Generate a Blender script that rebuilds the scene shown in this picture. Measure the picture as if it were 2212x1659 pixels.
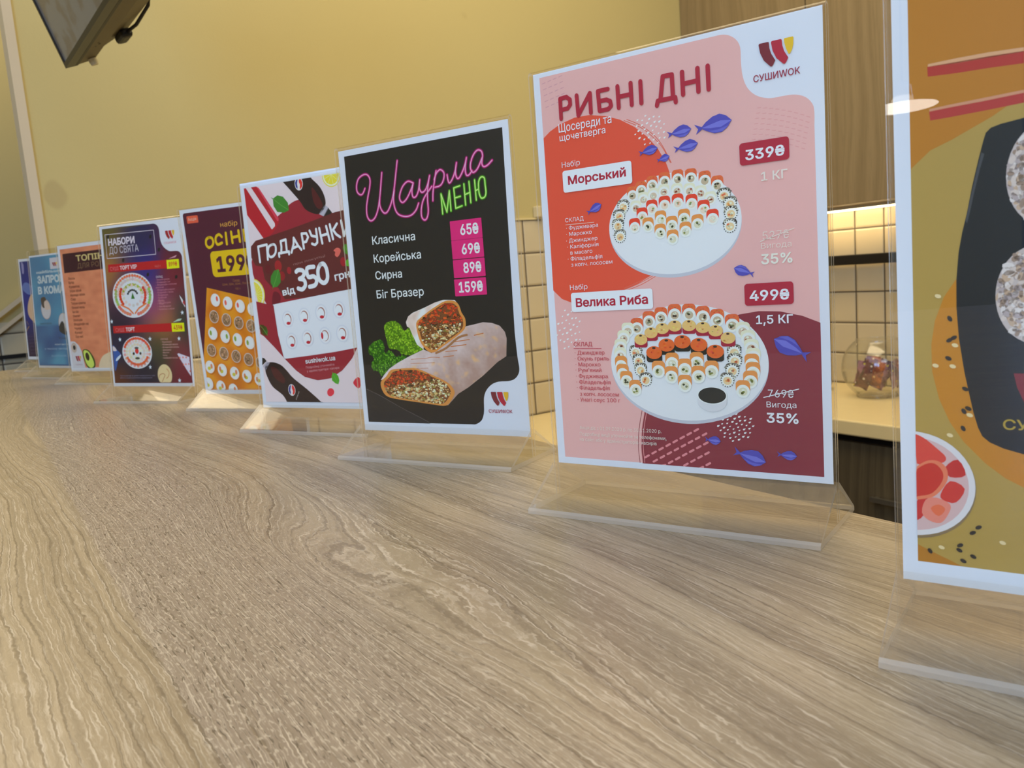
import bpy, math, random
from mathutils import Vector, Matrix, noise
from mathutils.geometry import tessellate_polygon
random.seed(7)
for o in list(bpy.data.objects): bpy.data.objects.remove(o)
SC = bpy.context.scene; COL = SC.collection
ZC = 1.15                                   # height of the bar counter's top
# ---------------------------------------------------------------- camera
FPX = 1768.3; IW, IH = 2212, 1659
YAW, PITCH, ROLL = map(math.radians, (-32.6083, -7.8131, -4.41296))
def cam_axes():
    cy, sy, cp, sp = math.cos(YAW), math.sin(YAW), math.cos(PITCH), math.sin(PITCH)
    f = Vector((cy*cp, sy*cp, sp)); r = Vector((sy, -cy, 0)); u = r.cross(f)
    c, s = math.cos(ROLL), math.sin(ROLL)
    return c*r+s*u, -s*r+c*u, f
cr, cu_, cf = cam_axes()
cd = bpy.data.cameras.new('camera'); cam = bpy.data.objects.new('camera', cd); COL.objects.link(cam)
M = Matrix((cr, cu_, -cf)).transposed().to_4x4(); M.translation = Vector((0, 0, ZC+.12906)); cam.matrix_world = M
cd.sensor_width = 36; cd.lens = FPX*36/IW; cd.clip_start = .01; cd.clip_end = 60
cd.dof.use_dof = True; cd.dof.focus_distance = .42; cd.dof.aperture_fstop = 30
SC.camera = cam
SC.cycles.transparent_max_bounces = 32          # several clear sheets stand one behind another
# ---------------------------------------------------------------- colour management, world, light
vs = SC.view_settings; vs.view_transform = 'Standard'; vs.look = 'None'; vs.exposure = 0.0; vs.gamma = 1; vs.use_curve_mapping = False
W = bpy.data.worlds.new('daylight'); SC.world = W; W.use_nodes = True
bg = W.node_tree.nodes['Background']; bg.inputs[0].default_value = (.55, .70, 1, 1); bg.inputs[1].default_value = .32
def lin(c):
    return tuple((x/255/12.92 if x/255 <= .04045 else ((x/255+.055)/1.055)**2.4) for x in c)
def area(name, loc, rot, size, power, col, sy=None):
    l = bpy.data.lights.new(name, 'AREA'); l.energy = power; l.color = col; l.size = size
    if sy: l.shape = 'RECTANGLE'; l.size_y = sy
    o = bpy.data.objects.new(name, l); o.location = loc; o.rotation_euler = rot; COL.objects.link(o); return o
area('daylight_window', (-2.0, 3.12, 1.75), (math.radians(-90), 0, 0), 2.0, 145, (.33, .56, 1), 1.9)
area('cool_fill_overhead', (.1, 1.5, 2.84), (0, 0, 0), 3.6, 34, (.62, .74, 1), 2.8)  # added cool fill from above for the menu sheets, no real fitting
area('entry_fill', (-1.9, .1, 2.84), (0, math.radians(-18), 0), 1.6, 36, (.84, .90, 1), 1.8)  # added soft fill behind the camera, brightens the stand bases
area('passage_fill', (2.75, .1, 2.8), (0, 0, 0), .7, 14, (1, .84, .58), .9)  # added warm fill to lift the dark passage wall, no known lamp
area('ceiling_warm', (.9, -1.1, 2.86), (0, 0, 0), 1.8, 42, (1, .83, .53), 1.4)
# ---------------------------------------------------------------- material helpers
def nmat(name):
    m = bpy.data.materials.new(name); m.use_nodes = True
    return m, m.node_tree, m.node_tree.nodes['Principled BSDF']
def mat(name, rgb, rough=.6, metal=0, bump=0, bscale=60, spec=.5, var=0):
    m, t, b = nmat(name); c = (*lin(rgb), 1)
    b.inputs['Base Color'].default_value = c; b.inputs['Roughness'].default_value = rough
    b.inputs['Metallic'].default_value = metal; b.inputs['Specular IOR Level'].default_value = spec
    tc = t.nodes.new('ShaderNodeTexCoord'); n = t.nodes.new('ShaderNodeTexNoise'); n.inputs['Scale'].default_value = bscale
    t.links.new(tc.outputs['Object'], n.inputs['Vector'])
    if bump:
        bp = t.nodes.new('ShaderNodeBump'); bp.inputs['Strength'].default_value = bump; bp.inputs['Distance'].default_value = .002
        t.links.new(n.outputs[0], bp.inputs['Height']); t.links.new(bp.outputs[0], b.inputs['Normal'])
    if var:
        mx = t.nodes.new('ShaderNodeMixRGB'); mx.inputs[1].default_value = c
        mx.inputs[2].default_value = (*[x*(1-var) for x in c[:3]], 1); t.links.new(n.outputs[0], mx.inputs[0]); t.links.new(mx.outputs[0], b.inputs['Base Color'])
    return m
def emit(name, rgb, s):
    m = bpy.data.materials.new(name); m.use_nodes = True; t = m.node_tree; t.nodes.clear()
    e = t.nodes.new('ShaderNodeEmission'); e.inputs[0].default_value = (*rgb, 1); e.inputs[1].default_value = s
    o = t.nodes.new('ShaderNodeOutputMaterial'); t.links.new(e.outputs[0], o.inputs[0]); return m
class NT:
    """small node-graph builder"""
    def __init__(s, t): s.t = t
    def n(s, k, **kw):
        x = s.t.nodes.new(k)
        for a, v in kw.items(): setattr(x, a, v)
        return x
    def put(s, sock, v):
        if isinstance(v, bpy.types.NodeSocket): s.t.links.new(v, sock)
        else: sock.default_value = v
    def m(s, op, a, b=0., c=None, clamp=False):
        x = s.n('ShaderNodeMath', operation=op, use_clamp=clamp); s.put(x.inputs[0], a); s.put(x.inputs[1], b)
        if c is not None: s.put(x.inputs[2], c)
        return x.outputs[0]
    def noise(s, v, scale=1., detail=2., dim='3D', rough=.5, w=None):
        x = s.n('ShaderNodeTexNoise', noise_dimensions=dim); x.inputs['Scale'].default_value = scale; x.inputs['Detail'].default_value = detail
        x.inputs['Roughness'].default_value = rough
        if v is not None: s.put(x.inputs['Vector'], v)
        if w is not None: s.put(x.inputs['W'], w)
        return x.outputs[0]
    def xyz(s, x, y, z=0.):
        c = s.n('ShaderNodeCombineXYZ')
        for i, v in enumerate((x, y, z)): s.put(c.inputs[i], v)
        return c.outputs[0]
    def ramp(s, f, stops):
        r = s.n('ShaderNodeValToRGB'); s.put(r.inputs[0], f); e = r.color_ramp.elements
        while len(e) < len(stops): e.new(.5)
        for k, (p, c) in zip(e, stops): k.position = p; k.color = (*c, 1) if len(c) == 3 else c
        return r.outputs[0]
    def mix(s, f, a, b, mode='MIX'):
        x = s.n('ShaderNodeMixRGB', blend_type=mode); s.put(x.inputs[0], f); s.put(x.inputs[1], a); s.put(x.inputs[2], b); return x.outputs[0]
    def sm(s, v, a, b):
        x = s.n('ShaderNodeMapRange', interpolation_type='SMOOTHSTEP'); s.put(x.inputs[0], v); x.inputs[1].default_value = a; x.inputs[2].default_value = b
        return x.outputs[0]
# ---- limed oak laminate of the counter: grain runs along x
def oak(name, base=(.40, .318, .205), dark=(.115, .080, .045), pale=(.63, .54, .41), axis=0, rough=.34, fine=1., spec=.5, bump=.25):
    m, t, b = nmat(name); g = NT(t); tc = g.n('ShaderNodeTexCoord'); sp = g.n('ShaderNodeSeparateXYZ'); t.links.new(tc.outputs['Object'], sp.inputs[0])
    X, Y, Z = sp.outputs
    if axis == 2: X, Y = Z, g.m('ADD', X, Y)
    lo = g.noise(g.xyz(g.m('MULTIPLY', X, 1.5*fine), g.m('MULTIPLY', Y, 5.*fine), 3.1), 1, 1)
    mid = g.noise(g.xyz(g.m('MULTIPLY', X, 9*fine), g.m('MULTIPLY', Y, 45*fine), 1.7), 1, 2)
    jag = g.noise(g.xyz(g.m('MULTIPLY', X, 190*fine), g.m('MULTIPLY', Y, 420*fine), 5.), 1, 2)
    # growth-ring field; its isolines are the grain
    def bell(x0, y0, sx, sy, amp):
        d = g.m('ADD', g.m('POWER', g.m('DIVIDE', g.m('SUBTRACT', X, x0), sx), 2.), g.m('POWER', g.m('DIVIDE', g.m('SUBTRACT', Y, y0), sy), 2.))
        return g.m('MULTIPLY', g.m('EXPONENT', g.m('MULTIPLY', d, -1.)), amp)
    knot = g.m('ADD', bell(.36, -.115, .16, .024, -.022), bell(.95, -.02, .20, .05, -.04)) if axis == 0 else 0.
    f = g.m('ADD', g.m('ADD', g.m('ADD', Y, knot), g.m('MULTIPLY', lo, .115)), g.m('ADD', g.m('MULTIPLY', mid, .011), g.m('MULTIPLY', jag, .0016)))
    bands = g.noise(None, 34*fine, 2, '1D', .6, w=f)
    lines = g.noise(None, 420*fine, 2, '1D', .75, w=f)
    thin = g.noise(None, 1300*fine, 1, '1D', .6, w=f)
    col = g.mix(g.sm(bands, .38, .64), (*base, 1), (*[a*.56+b_*.44 for a, b_ in zip(base, dark)], 1))
    grey = (base[0]*.69, base[1]*.68, base[2]*.79, 1)
    if axis == 0:      # the print's planks: warm straight-grained, then greyer flecked, then pale streaked
        zy = g.m('ADD', Y, g.m('ADD', g.m('MULTIPLY', g.m('SUBTRACT', lo, .5), .03), g.m('MULTIPLY', g.m('SUBTRACT', jag, .5), .004)))
        warm = g.sm(zy, -.0375, -.0345); gz = g.m('MULTIPLY', g.m('SUBTRACT', 1., warm), g.sm(zy, -.150, -.085))
    else: warm = 0.; gz = .3
    col = g.mix(g.m('MULTIPLY', gz, .85), col, grey)
    if axis == 0:
        col = g.mix(g.m('MULTIPLY', warm, .35), col, (base[0]*1.05, base[1]*.99, base[2]*.90, 1))
        coarse = g.noise(None, 170*fine, 2, '1D', .7, w=f); col = g.mix(g.m('MULTIPLY', g.m('MULTIPLY', warm, g.sm(coarse, .50, .60)), .45), col, (*[p*.5+q*.5 for p, q in zip(base, dark)], 1))
        edge_ = g.m('MULTIPLY', warm, g.sm(zy, -.029, -.0345)); col = g.mix(g.m('MULTIPLY', edge_, .5), col, (*[p*.45+q*.55 for p, q in zip(base, dark)], 1))
    col = g.mix(g.m('MULTIPLY', g.sm(lines, .50, .72), .6), col, (*dark, 1))
    brk = g.noise(g.xyz(g.m('MULTIPLY', X, 60*fine), g.m('MULTIPLY', f, 500*fine), 4.), 1, 2)
    col = g.mix(g.m('MULTIPLY', g.m('MULTIPLY', g.sm(thin, .52, .74), g.sm(brk, .38, .58)), .7), col, (*pale, 1))
    fib = g.noise(g.xyz(g.m('MULTIPLY', X, 42*fine), g.m('MULTIPLY', f, 1000*fine), 6.), 1, 3, rough=.65)
    col = g.mix(g.m('MULTIPLY', g.sm(fib, .53, .70), .5), col, (*[a*.45+b_*.55 for a, b_ in zip(base, dark)], 1))
    col = g.mix(g.m('MULTIPLY', g.sm(fib, .47, .32), .45), col, (*pale, 1))
    # short open pores and limed flecks
    pv = g.xyz(g.m('MULTIPLY', X, 120*fine), g.m('MULTIPLY', f, 1150*fine), 2.)
    pores = g.noise(pv, 1, 1)
    where = g.m('ADD', .40, g.m('MULTIPLY', gz, .25))
    pm = g.m('MULTIPLY', g.sm(pores, .60, .69), g.m('ADD', .12, g.m('MULTIPLY', gz, .88)))
    col = g.mix(g.m('MULTIPLY', pm, .75), col, (*[x*.62 for x in dark], 1))
    fl = g.noise(g.xyz(g.m('MULTIPLY', X, 300*fine), g.m('MULTIPLY', Y, 900*fine), 7.), 1, 2)
    fm = g.m('MULTIPLY', g.sm(fl, .55, .66), g.m('ADD', .25, g.m('MULTIPLY', gz, .75)))
    col = g.mix(g.m('MULTIPLY', fm, .5), col, (*pale, 1))
    g.put(b.inputs['Base Color'], col); b.inputs['Roughness'].default_value = rough; b.inputs['Specular IOR Level'].default_value = spec
    h = g.m('SUBTRACT', g.m('MULTIPLY', thin, .5), g.m('ADD', g.m('MULTIPLY', pm, .8), g.m('MULTIPLY', g.sm(lines, .5, .72), .4)))
    bp = g.n('ShaderNodeBump'); bp.inputs['Strength'].default_value = bump; bp.inputs['Distance'].default_value = .0004
    g.put(bp.inputs['Height'], h); g.put(b.inputs['Normal'], bp.outputs[0])
    return m
def cabinet_wood(name, a, c):
    m, t, b = nmat(name); g = NT(t); tc = g.n('ShaderNodeTexCoord'); sp = g.n('ShaderNodeSeparateXYZ'); t.links.new(tc.outputs['Object'], sp.inputs[0])
    X, Y, Z = sp.outputs; u = g.m('ADD', X, Y)
    w = g.m('ADD', u, g.m('MULTIPLY', g.noise(g.xyz(g.m('MULTIPLY', u, 8), 0., g.m('MULTIPLY', Z, 2.2)), 1, 1), .07))
    s1 = g.noise(None, 26, 3, '1D', .6, w=w)
    s2 = g.noise(g.xyz(g.m('MULTIPLY', u, 260), 0., g.m('MULTIPLY', Z, 14)), 1, 2)
    col = g.mix(g.sm(s1, .33, .68), (*a, 1), (*c, 1)); col = g.mix(g.m('MULTIPLY', g.sm(s2, .45, .7), .22), col, (*[x*.6 for x in c], 1))
    g.put(b.inputs['Base Color'], col); b.inputs['Roughness'].default_value = .55; return m
def tiles(name, hor, h0, face=(.62, .52, .33), z0=ZC+.28):
    """square glazed 10 cm tiles; hor = 0 (x) or 1 (y); joints at h0 + k*0.1"""
    m, t, b = nmat(name); g = NT(t); tc = g.n('ShaderNodeTexCoord'); sp = g.n('ShaderNodeSeparateXYZ'); t.links.new(tc.outputs['Object'], sp.inputs[0])
    def dist(v, o):
        k = g.m('FRACT', g.m('ADD', g.m('MULTIPLY', g.m('SUBTRACT', v, o), 10.), 100.5))
        return g.m('ABSOLUTE', g.m('SUBTRACT', k, .5))           # 0 at a joint, 0.5 mid tile
    d = g.m('MINIMUM', dist(sp.outputs[hor], h0), dist(sp.outputs[2], z0))
    j = g.sm(d, .030, .016)
    n = g.noise(tc.outputs['Object'], 9, 2)
    col = g.mix(n, (*face, 1), (*[x*.9 for x in face], 1)); col = g.mix(j, col, (.085, .06, .035, 1))
    g.put(b.inputs['Base Color'], col); g.put(b.inputs['Roughness'], g.m('ADD', .22, g.m('MULTIPLY', j, .6)))
    bp = g.n('ShaderNodeBump'); bp.inputs['Strength'].default_value = .7; bp.inputs['Distance'].default_value = .003
    g.put(bp.inputs['Height'], g.sm(d, .018, .075)); g.put(b.inputs['Normal'], bp.outputs[0]); return m
def acrylic(name, tint=(.985, .975, .95), ior=1.49, rough=.0, graze=1., haze=0., hazecol=(.8, .76, .68)):
    """clear sheet: transparent, with a Fresnel mirror on each face"""
    m = bpy.data.materials.new(name); m.use_nodes = True; t = m.node_tree; t.nodes.clear(); g = NT(t)
    tr = g.n('ShaderNodeBsdfTransparent'); tr.inputs[0].default_value = (*tint, 1)
    gl = g.n('ShaderNodeBsdfGlossy'); gl.inputs['Roughness'].default_value = rough; lw = g.n('ShaderNodeLayerWeight'); lw.inputs[0].default_value = .5; f0 = ((ior-1)/(ior+1))**2
    mx = g.n('ShaderNodeMixShader'); g.put(mx.inputs[0], g.m('ADD', f0, g.m('MULTIPLY', g.m('POWER', lw.outputs['Facing'], 5.), (1-f0)*graze))); base = tr.outputs[0]
    if haze:
        df = g.n('ShaderNodeBsdfDiffuse'); df.inputs[0].default_value = (*hazecol, 1); tl = g.n('ShaderNodeBsdfTranslucent'); tl.inputs[0].default_value = (*hazecol, 1)
        ad = g.n('ShaderNodeMixShader'); ad.inputs[0].default_value = .5; g.put(ad.inputs[1], df.outputs[0]); g.put(ad.inputs[2], tl.outputs[0])
        hz = g.n('ShaderNodeMixShader'); hz.inputs[0].default_value = haze; g.put(hz.inputs[1], tr.outputs[0]); g.put(hz.inputs[2], ad.outputs[0]); base = hz.outputs[0]
    g.put(mx.inputs[1], base); g.put(mx.inputs[2], gl.outputs[0])
    o = g.n('ShaderNodeOutputMaterial'); g.put(o.inputs[0], mx.outputs[0]); return m
# ---------------------------------------------------------------- geometry helpers
class MB:
    def __init__(s): s.v = []; s.f = []; s.mi = []
    def add(s, vs_, fs, mi=0):
        o = len(s.v); s.v += [tuple(v) for v in vs_]; s.f += [tuple(i+o for i in f) for f in fs]
        s.mi += (mi if isinstance(mi, list) else [mi]*len(fs)); return s
    def box(s, lo, hi, mi=0, bev=0.):
        (a, b, c), (d, e, f) = lo, hi
        if bev <= 0:
            return s.add([(a,b,c),(d,b,c),(d,e,c),(a,e,c),(a,b,f),(d,b,f),(d,e,f),(a,e,f)], [(0,3,2,1),(4,5,6,7),(0,1,5,4),(1,2,6,5),(2,3,7,6),(3,0,4,7)], mi)
        # bevelled box: rounded outline in two inset rings
        def ring(x0, y0, x1, y1, z, r):
            out = []
            for cx, cy, a0 in ((x1-r, y1-r, 0), (x0+r, y1-r, 90), (x0+r, y0+r, 180), (x1-r, y0+r, 270)):
                for k in range(4):
                    t = math.radians(a0+k*30); out.append((cx+r*math.cos(t), cy+r*math.sin(t), z))
            return out
        rs = []
        for z, i in ((c, bev), (c+bev*.3, bev*.3), (c+bev, 0), (f-bev, 0), (f-bev*.3, bev*.3), (f, bev)):
            rs.append(ring(a+i, b+i, d-i, e-i, z, max(bev-i*.5, bev*.4)))
        n = len(rs[0]); vs_ = sum(rs, []); fs = [tuple(range(n))[::-1], tuple(range(n*5, n*6))]
        for k in range(5):
            for i in range(n): j = (i+1) % n; fs.append((k*n+i, k*n+j, k*n+n+j, k*n+n+i))
        return s.add(vs_, fs, mi)
    def prism(s, prof, x0, x1, mi=0, mend=None):
        """profile of (y,z) extruded along x; counter-clockwise"""
        n = len(prof); vs_ = [(x0, y, z) for y, z in prof]+[(x1, y, z) for y, z in prof]
        fs = [(i, (i+1) % n, (i+1) % n+n, i+n) for i in range(n)]; ms = [mi]*n
        tri = tessellate_polygon([[Vector((y, z, 0)) for y, z in prof]])
        for a, b, c in tri: fs += [(a, b, c), (c+n, b+n, a+n)]; ms += [mi if mend is None else mend]*2
        return s.add(vs_, fs, ms)
    def lathe(s, prof, c=(0, 0, 0), n=32, mi=0):
        vs_ = []; m = len(prof)
        for i in range(n):
            t = 2*math.pi*i/n
            vs_ += [(c[0]+r*math.cos(t), c[1]+r*math.sin(t), c[2]+z) for r, z in prof]
        fs = [(i*m+k, ((i+1) % n)*m+k, ((i+1) % n)*m+k+1, i*m+k+1) for i in range(n) for k in range(m-1)]
        return s.add(vs_, fs, mi)
    def tube(s, pts, r, n=10, mi=0):
        pts = [Vector(p) for p in pts]; vs_ = []; 
        for i, p in enumerate(pts):
            d = (pts[min(i+1, len(pts)-1)]-pts[max(i-1, 0)]).normalized()
            a = d.cross(Vector((0, 0, 1)) if abs(d.z) < .9 else Vector((1, 0, 0))).normalized(); b = d.cross(a)
            vs_ += [p+a*r*math.cos(2*math.pi*k/n)+b*r*math.sin(2*math.pi*k/n) for k in range(n)]
        fs = [(i*n+k, i*n+(k+1) % n, (i+1)*n+(k+1) % n, (i+1)*n+k) for i in range(len(pts)-1) for k in range(n)]
        fs += [tuple(range(n))[::-1], tuple(range(len(vs_)-n, len(vs_)))]
        return s.add(vs_, fs, mi)
    def mesh(s, name, mats, smooth=False):
        me = bpy.data.meshes.new(name); me.from_pydata(s.v, [], s.f); 
        for m in (mats if isinstance(mats, (list, tuple)) else [mats]): me.materials.append(m)
        me.polygons.foreach_set('material_index', s.mi)
        if smooth: me.polygons.foreach_set('use_smooth', [True]*len(s.f))
        me.update(); return me
    def build(s, name, mats, parent=None, smooth=False, recalc=True):
        me = s.mesh(name, mats, smooth)
        if recalc:
            import bmesh
            bm = bmesh.new(); bm.from_mesh(me); bmesh.ops.recalc_face_normals(bm, faces=bm.faces); bm.to_mesh(me); bm.free()
        o = bpy.data.objects.new(name, me); COL.objects.link(o); o.parent = parent; return o
def tag(o, label=None, cat=None, group=None, kind=None):
    for k, v in (('label', label), ('category', cat), ('group', group), ('kind', kind)):
        if v: o[k] = v
    return o
def thing(name, label, cat, loc=(0, 0, 0), rz=0, group=None):
    o = bpy.data.objects.new(name, None); COL.objects.link(o); o.empty_display_size = .05; o.location = loc; o.rotation_euler = (0, 0, rz)
    return tag(o, label, cat, group)
def struct(name, mb, m, label=None): return tag(mb.build(name, m), label, None, None, 'structure')
# ---------------------------------------------------------------- the room
def yellow_wall():
    m, t, b = nmat('yellow_paint'); g = NT(t); tc = g.n('ShaderNodeTexCoord')
    n = g.noise(tc.outputs['Object'], 2.2, 3); col = g.mix(n, (.50, .41, .166, 1), (.46, .375, .15, 1))
    st = g.noise(tc.outputs['Object'], 7.5, 1); col = g.mix(g.m('MULTIPLY', g.sm(st, .755, .80), .35), col, (.30, .21, .08, 1))
    g.put(b.inputs['Base Color'], col); b.inputs['Roughness'].default_value = .62
    bp = g.n('ShaderNodeBump'); bp.inputs['Strength'].default_value = .15; bp.inputs['Distance'].default_value = .002
    g.put(bp.inputs['Height'], g.noise(tc.outputs['Object'], 160, 3)); g.put(b.inputs['Normal'], bp.outputs[0]); return m
MY = yellow_wall(); MT_A = tiles('glazed_tiles_back', 0, 1.616); MT_B = tiles('glazed_tiles_side', 1, -1.42); MT_D = tiles('glazed_tiles_passage', 1, -.15, z0=ZC+.052)
M_CEIL = mat('ceiling_paint', (225, 215, 190), .9, bump=.1); M_FLOOR = mat('floor_tiles', (120, 105, 85), .5, var=.3, bscale=3)
M_TRIM = mat('corner_trim', (196, 180, 150), .5)
YA, XB = -2.38, 2.10
struct('floor', MB().box((-3, -2.5, -.06), (4.2, 3.3, 0)), M_FLOOR)
struct('ceiling', MB().box((-3, -2.5, 2.9), (4.2, 3.3, 2.98)), M_CEIL)
struct('wall_back', MB().box((-3, YA-.12, 0), (XB+.12, YA, 2.9)), MY)
struct('wall_side', MB().box((XB, YA, 0), (XB+.12, -.135, 2.9)), MY)
struct('wall_passage', MB().box((3.2, -2.38, 0), (3.3, 3.3, 2.9)), MY)
struct('wall_tiled_back', MB().box((-1.2, YA, ZC-.32), (XB-.008, YA+.008, ZC+.28)), MT_A, 'cream square tiles with dark joints under the wall cabinets')
struct('wall_tiled_side', MB().box((XB-.008, YA+.008, ZC-.32), (XB, -.36, ZC+.28)), MT_B, 'cream square tiles with dark joints on the yellow side wall')
struct('wall_tiled_passage', MB().box((3.192, -.9, ZC-.6), (3.2, 1.2, ZC+.09)), MT_D, 'cream tiles low on the wall of the passage at far left')
struct('trim_1', MB().box((XB-.006, -.152, ZC+.012), (XB+.126, -.133, 2.9)), M_TRIM, 'pale corner bead down the end of the yellow wall')
struct('trim_2', MB().box((XB-.012, -2.36, ZC+.28), (XB, -.36, ZC+.286)), mat('tile_edge_trim', (214, 196, 140), .4), 'cream edge strip along the top of the tiles')
# shop front on the customers' side: large panes in a grey frame
sw = MB()
sw.box((-.95, 3.2, 0), (4.2, 3.3, 2.9)); sw.box((-3, 3.2, 0), (-.95, 3.3, .7)); sw.box((-3, 3.2, 2.75), (-.95, 3.3, 2.9)); struct('wall_front', sw, MY)
wf = MB()
for k in range(3): x = -2.97+k*.99; wf.box((x-.035, 3.21, .7), (x+.035, 3.28, 2.75))
for z in (.7, 2.69): wf.box((-3, 3.22, z), (-.95, 3.27, z+.06))
struct('window_1', wf, mat('window_frame', (110, 105, 100), .5))
# ---- passage details at the far left
obj = MB().box((3.175, -.7, ZC-.030), (3.192, .9, ZC-.017)).build('wall_rail', mat('rail_black', (22, 20, 18), .4, .4))
tag(obj, 'thin black rail on the passage tiles at far left', 'rail')
def slanted(z0, r, name, label):
    y0, y1 = -.175, .35; sl = -.83
    p = MB()
    p.box((0, 0, -r), (.02, .62, r), 0); o = p.build(name, M_TRIM); o.location = (3.17, -.20, z0); o.rotation_euler = (math.radians(-36), 0, 0)
    return tag(o, label, 'cable channel', 'slanted strips on the passage wall')
slanted(ZC+.215, .007, 'cable_channel', 'pale slanted strip on passage wall, the upper of the two')
slanted(ZC+.166, .006, 'cable_channel', 'pale slanted strip on passage wall, the lower of the two')
# ---- kitchen run along the tiled walls
M_TOP = mat('cream_worktop', (232, 212, 160), .35, var=.06, bscale=30); M_UP = cabinet_wood('cabinet_oak', (.255, .18, .085), (.205, .142, .064)); M_LOW = cabinet_wood('base_oak', (.13, .10, .055), (.08, .06, .033))
wt = MB(); wt.box((-1.2, YA+.009, ZC-.36), (XB-.009, -1.85, ZC-.32), 0, .004)
tag(wt.build('worktop', M_TOP), 'cream kitchen worktop under the tiled back wall', 'worktop')
wt = MB(); wt.box((1.50, -1.849, ZC-.36), (XB-.009, -.55, ZC-.32), 0, .004)
tag(wt.build('worktop', M_TOP), 'cream worktop wing along the yellow side wall behind the menu stands', 'worktop')
M_KICK = mat('plinth', (40, 34, 28), .6); M_STEEL = mat('steel', (170, 165, 155), .3, .9)
M_SHD = mat('cabinet_gap', (24, 18, 12), .8)
def base_cabinet(x0, x1, y0, y1, front, label):
    t = thing('base_cabinet', label, 'cabinet', ((x0+x1)/2, (y0+y1)/2, 0), 0, 'base cabinets'); a, b = (x1-x0)/2, (y1-y0)/2
    MB().box((-a, -b, .1), (a, b, ZC-.375)).build('body', M_SHD, t); MB().box((-a, -b+.05, 0), (a, b-.05, .099)).build('plinth', M_KICK, t)
    if front == 'y': d = MB().box((-a+.002, b+.001, .11), (a-.002, b+.019, ZC-.385)).build('door', M_LOW, t); MB().box((-.08, b+.03, .62), (.08, b+.04, .632)).box((-.075, b+.018, .622), (-.065, b+.03, .63)).box((.065, b+.018, .622), (.075, b+.03, .63)).build('handle', M_STEEL, d)
    else: d = MB().box((-a-.019, -b+.002, .11), (-a-.001, b-.002, ZC-.385)).build('door', M_LOW, t); MB().box((-a-.04, -.08, .62), (-a-.03, .08, .632)).box((-a-.03, -.075, .622), (-a-.018, -.065, .63)).box((-a-.03, .065, .622), (-a-.018, .075, .63)).build('handle', M_STEEL, d)
xs = [-.34, .26, .86, 1.46]
for k, lb in ((2, 'dark oak base cabinet seen between the two nearest menu stands, below the glass bowl'), (1, 'dark oak base cabinet hidden mostly behind the nearest menu stand'), (0, 'dark oak base cabinet at the right end of the kitchen run')):
    base_cabinet(xs[k], xs[k+1], YA+.02, -1.90, 'y', lb)
base_cabinet(1.56, XB-.02, -1.83, -1.20, 'x', 'dark oak base cabinet in the wing along the yellow wall, inner one')
base_cabinet(1.56, XB-.02, -1.19, -.56, 'x', 'dark oak base cabinet in the wing along the yellow wall, outer one')
base_cabinet(1.47, XB-.02, YA+.02, -1.90, 'y', 'dark oak corner base cabinet where the two worktops meet')
def wall_cabinet(x0, x1, label):
    y0, y1, z0, z1 = YA+.009, -2.15, ZC+.25, 2.6
    t = thing('wall_cabinet', label, 'cabinet', ((x0+x1)/2, (y0+y1)/2, z0), 0, 'wall cabinets'); a, b = (x1-x0)/2, (y1-y0)/2
    MB().box((-a, -b, 0), (a, b, z1-z0)).build('body', M_UP, t)
    MB().box((-a+.0015, b+.001, -.003), (a-.0015, b+.019, z1-z0), 0).build('door', M_UP, t)
wall_cabinet(1.60, XB-.001, 'oak wall cabinet next to the yellow wall, above the pink menu stand')
wall_cabinet(1.0, 1.598, 'oak wall cabinet above the glass bowl, between the two nearest stands')
wall_cabinet(.4, .998, 'oak wall cabinet behind the nearest menu stand')
wall_cabinet(-.2, .398, 'oak wall cabinet furthest right along the back wall')
led = thing('led_light_bar', 'slim warm light bar glowing under the wall cabinets', 'lamp', (1.72, -2.3, ZC+.245))
MB().box((-.30, -.012, -.006), (.30, .012, .003)).build('housing', M_STEEL, led)
MB().box((-.295, -.009, -.010), (.295, .009, -.0065)).build('diffuser', emit('led_glow', (1, .76, .42), 14), led)
area('led_wash', (1.72, -2.31, ZC+.232), (math.radians(-38), 0, 0), .58, .42, (1, .78, .45), .02)
tr = thing('utensil_rail', 'black horizontal rail on the tiles above the glass bowl', 'rail', (1.1, YA+.03, ZC+.083))
MB().box((-.75, -.008, -.016), (.93, .008, .016), 0, .004).build('bar', mat('rail_black_metal', (30, 27, 24), .35, .5), tr)
for x in (-.6, 0, .85): MB().box((x-.008, -.021, -.012), (x+.008, -.008, .012)).build('bracket', mat('bracket', (40, 36, 32), .4, .5), tr)
ck = thing('wall_clip', 'small cream plastic clip on top of the tiles beside the pink stand', 'clip', (XB-.012, -1.487, ZC+.286))
MB().box((-.012, -.022, 0), (0.011, .020, .034), 0, .003).build('body', mat('cream_plastic', (214, 200, 160), .4), ck); MB().box((-.0135, -.012, .022), (-.0122, .002, .030)).build('slot', M_SHD, ck)
# ---------------------------------------------------------------- bar counter
M_OAK = oak('counter_oak')
cn = thing('bar_counter', 'long bar counter with a limed oak laminate top', 'counter', (0, 0, 0))
c = MB().box((-1.4, -.345, ZC-.038), (XB-.009, .52, ZC), 0, .0015).build('counter_top', M_OAK, cn)
MB().box((-1.35, -.32, 0), (XB-.02, -.30, ZC-.039)).box((-1.35, .40, 0), (XB-.02, .42, ZC-.039)).box((-1.35, -.30, 0), (-1.33, .40, ZC-.039)).box((XB-.04, -.30, 0), (XB-.02, .40, ZC-.039)).build('counter_body', M_LOW, cn)
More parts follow.
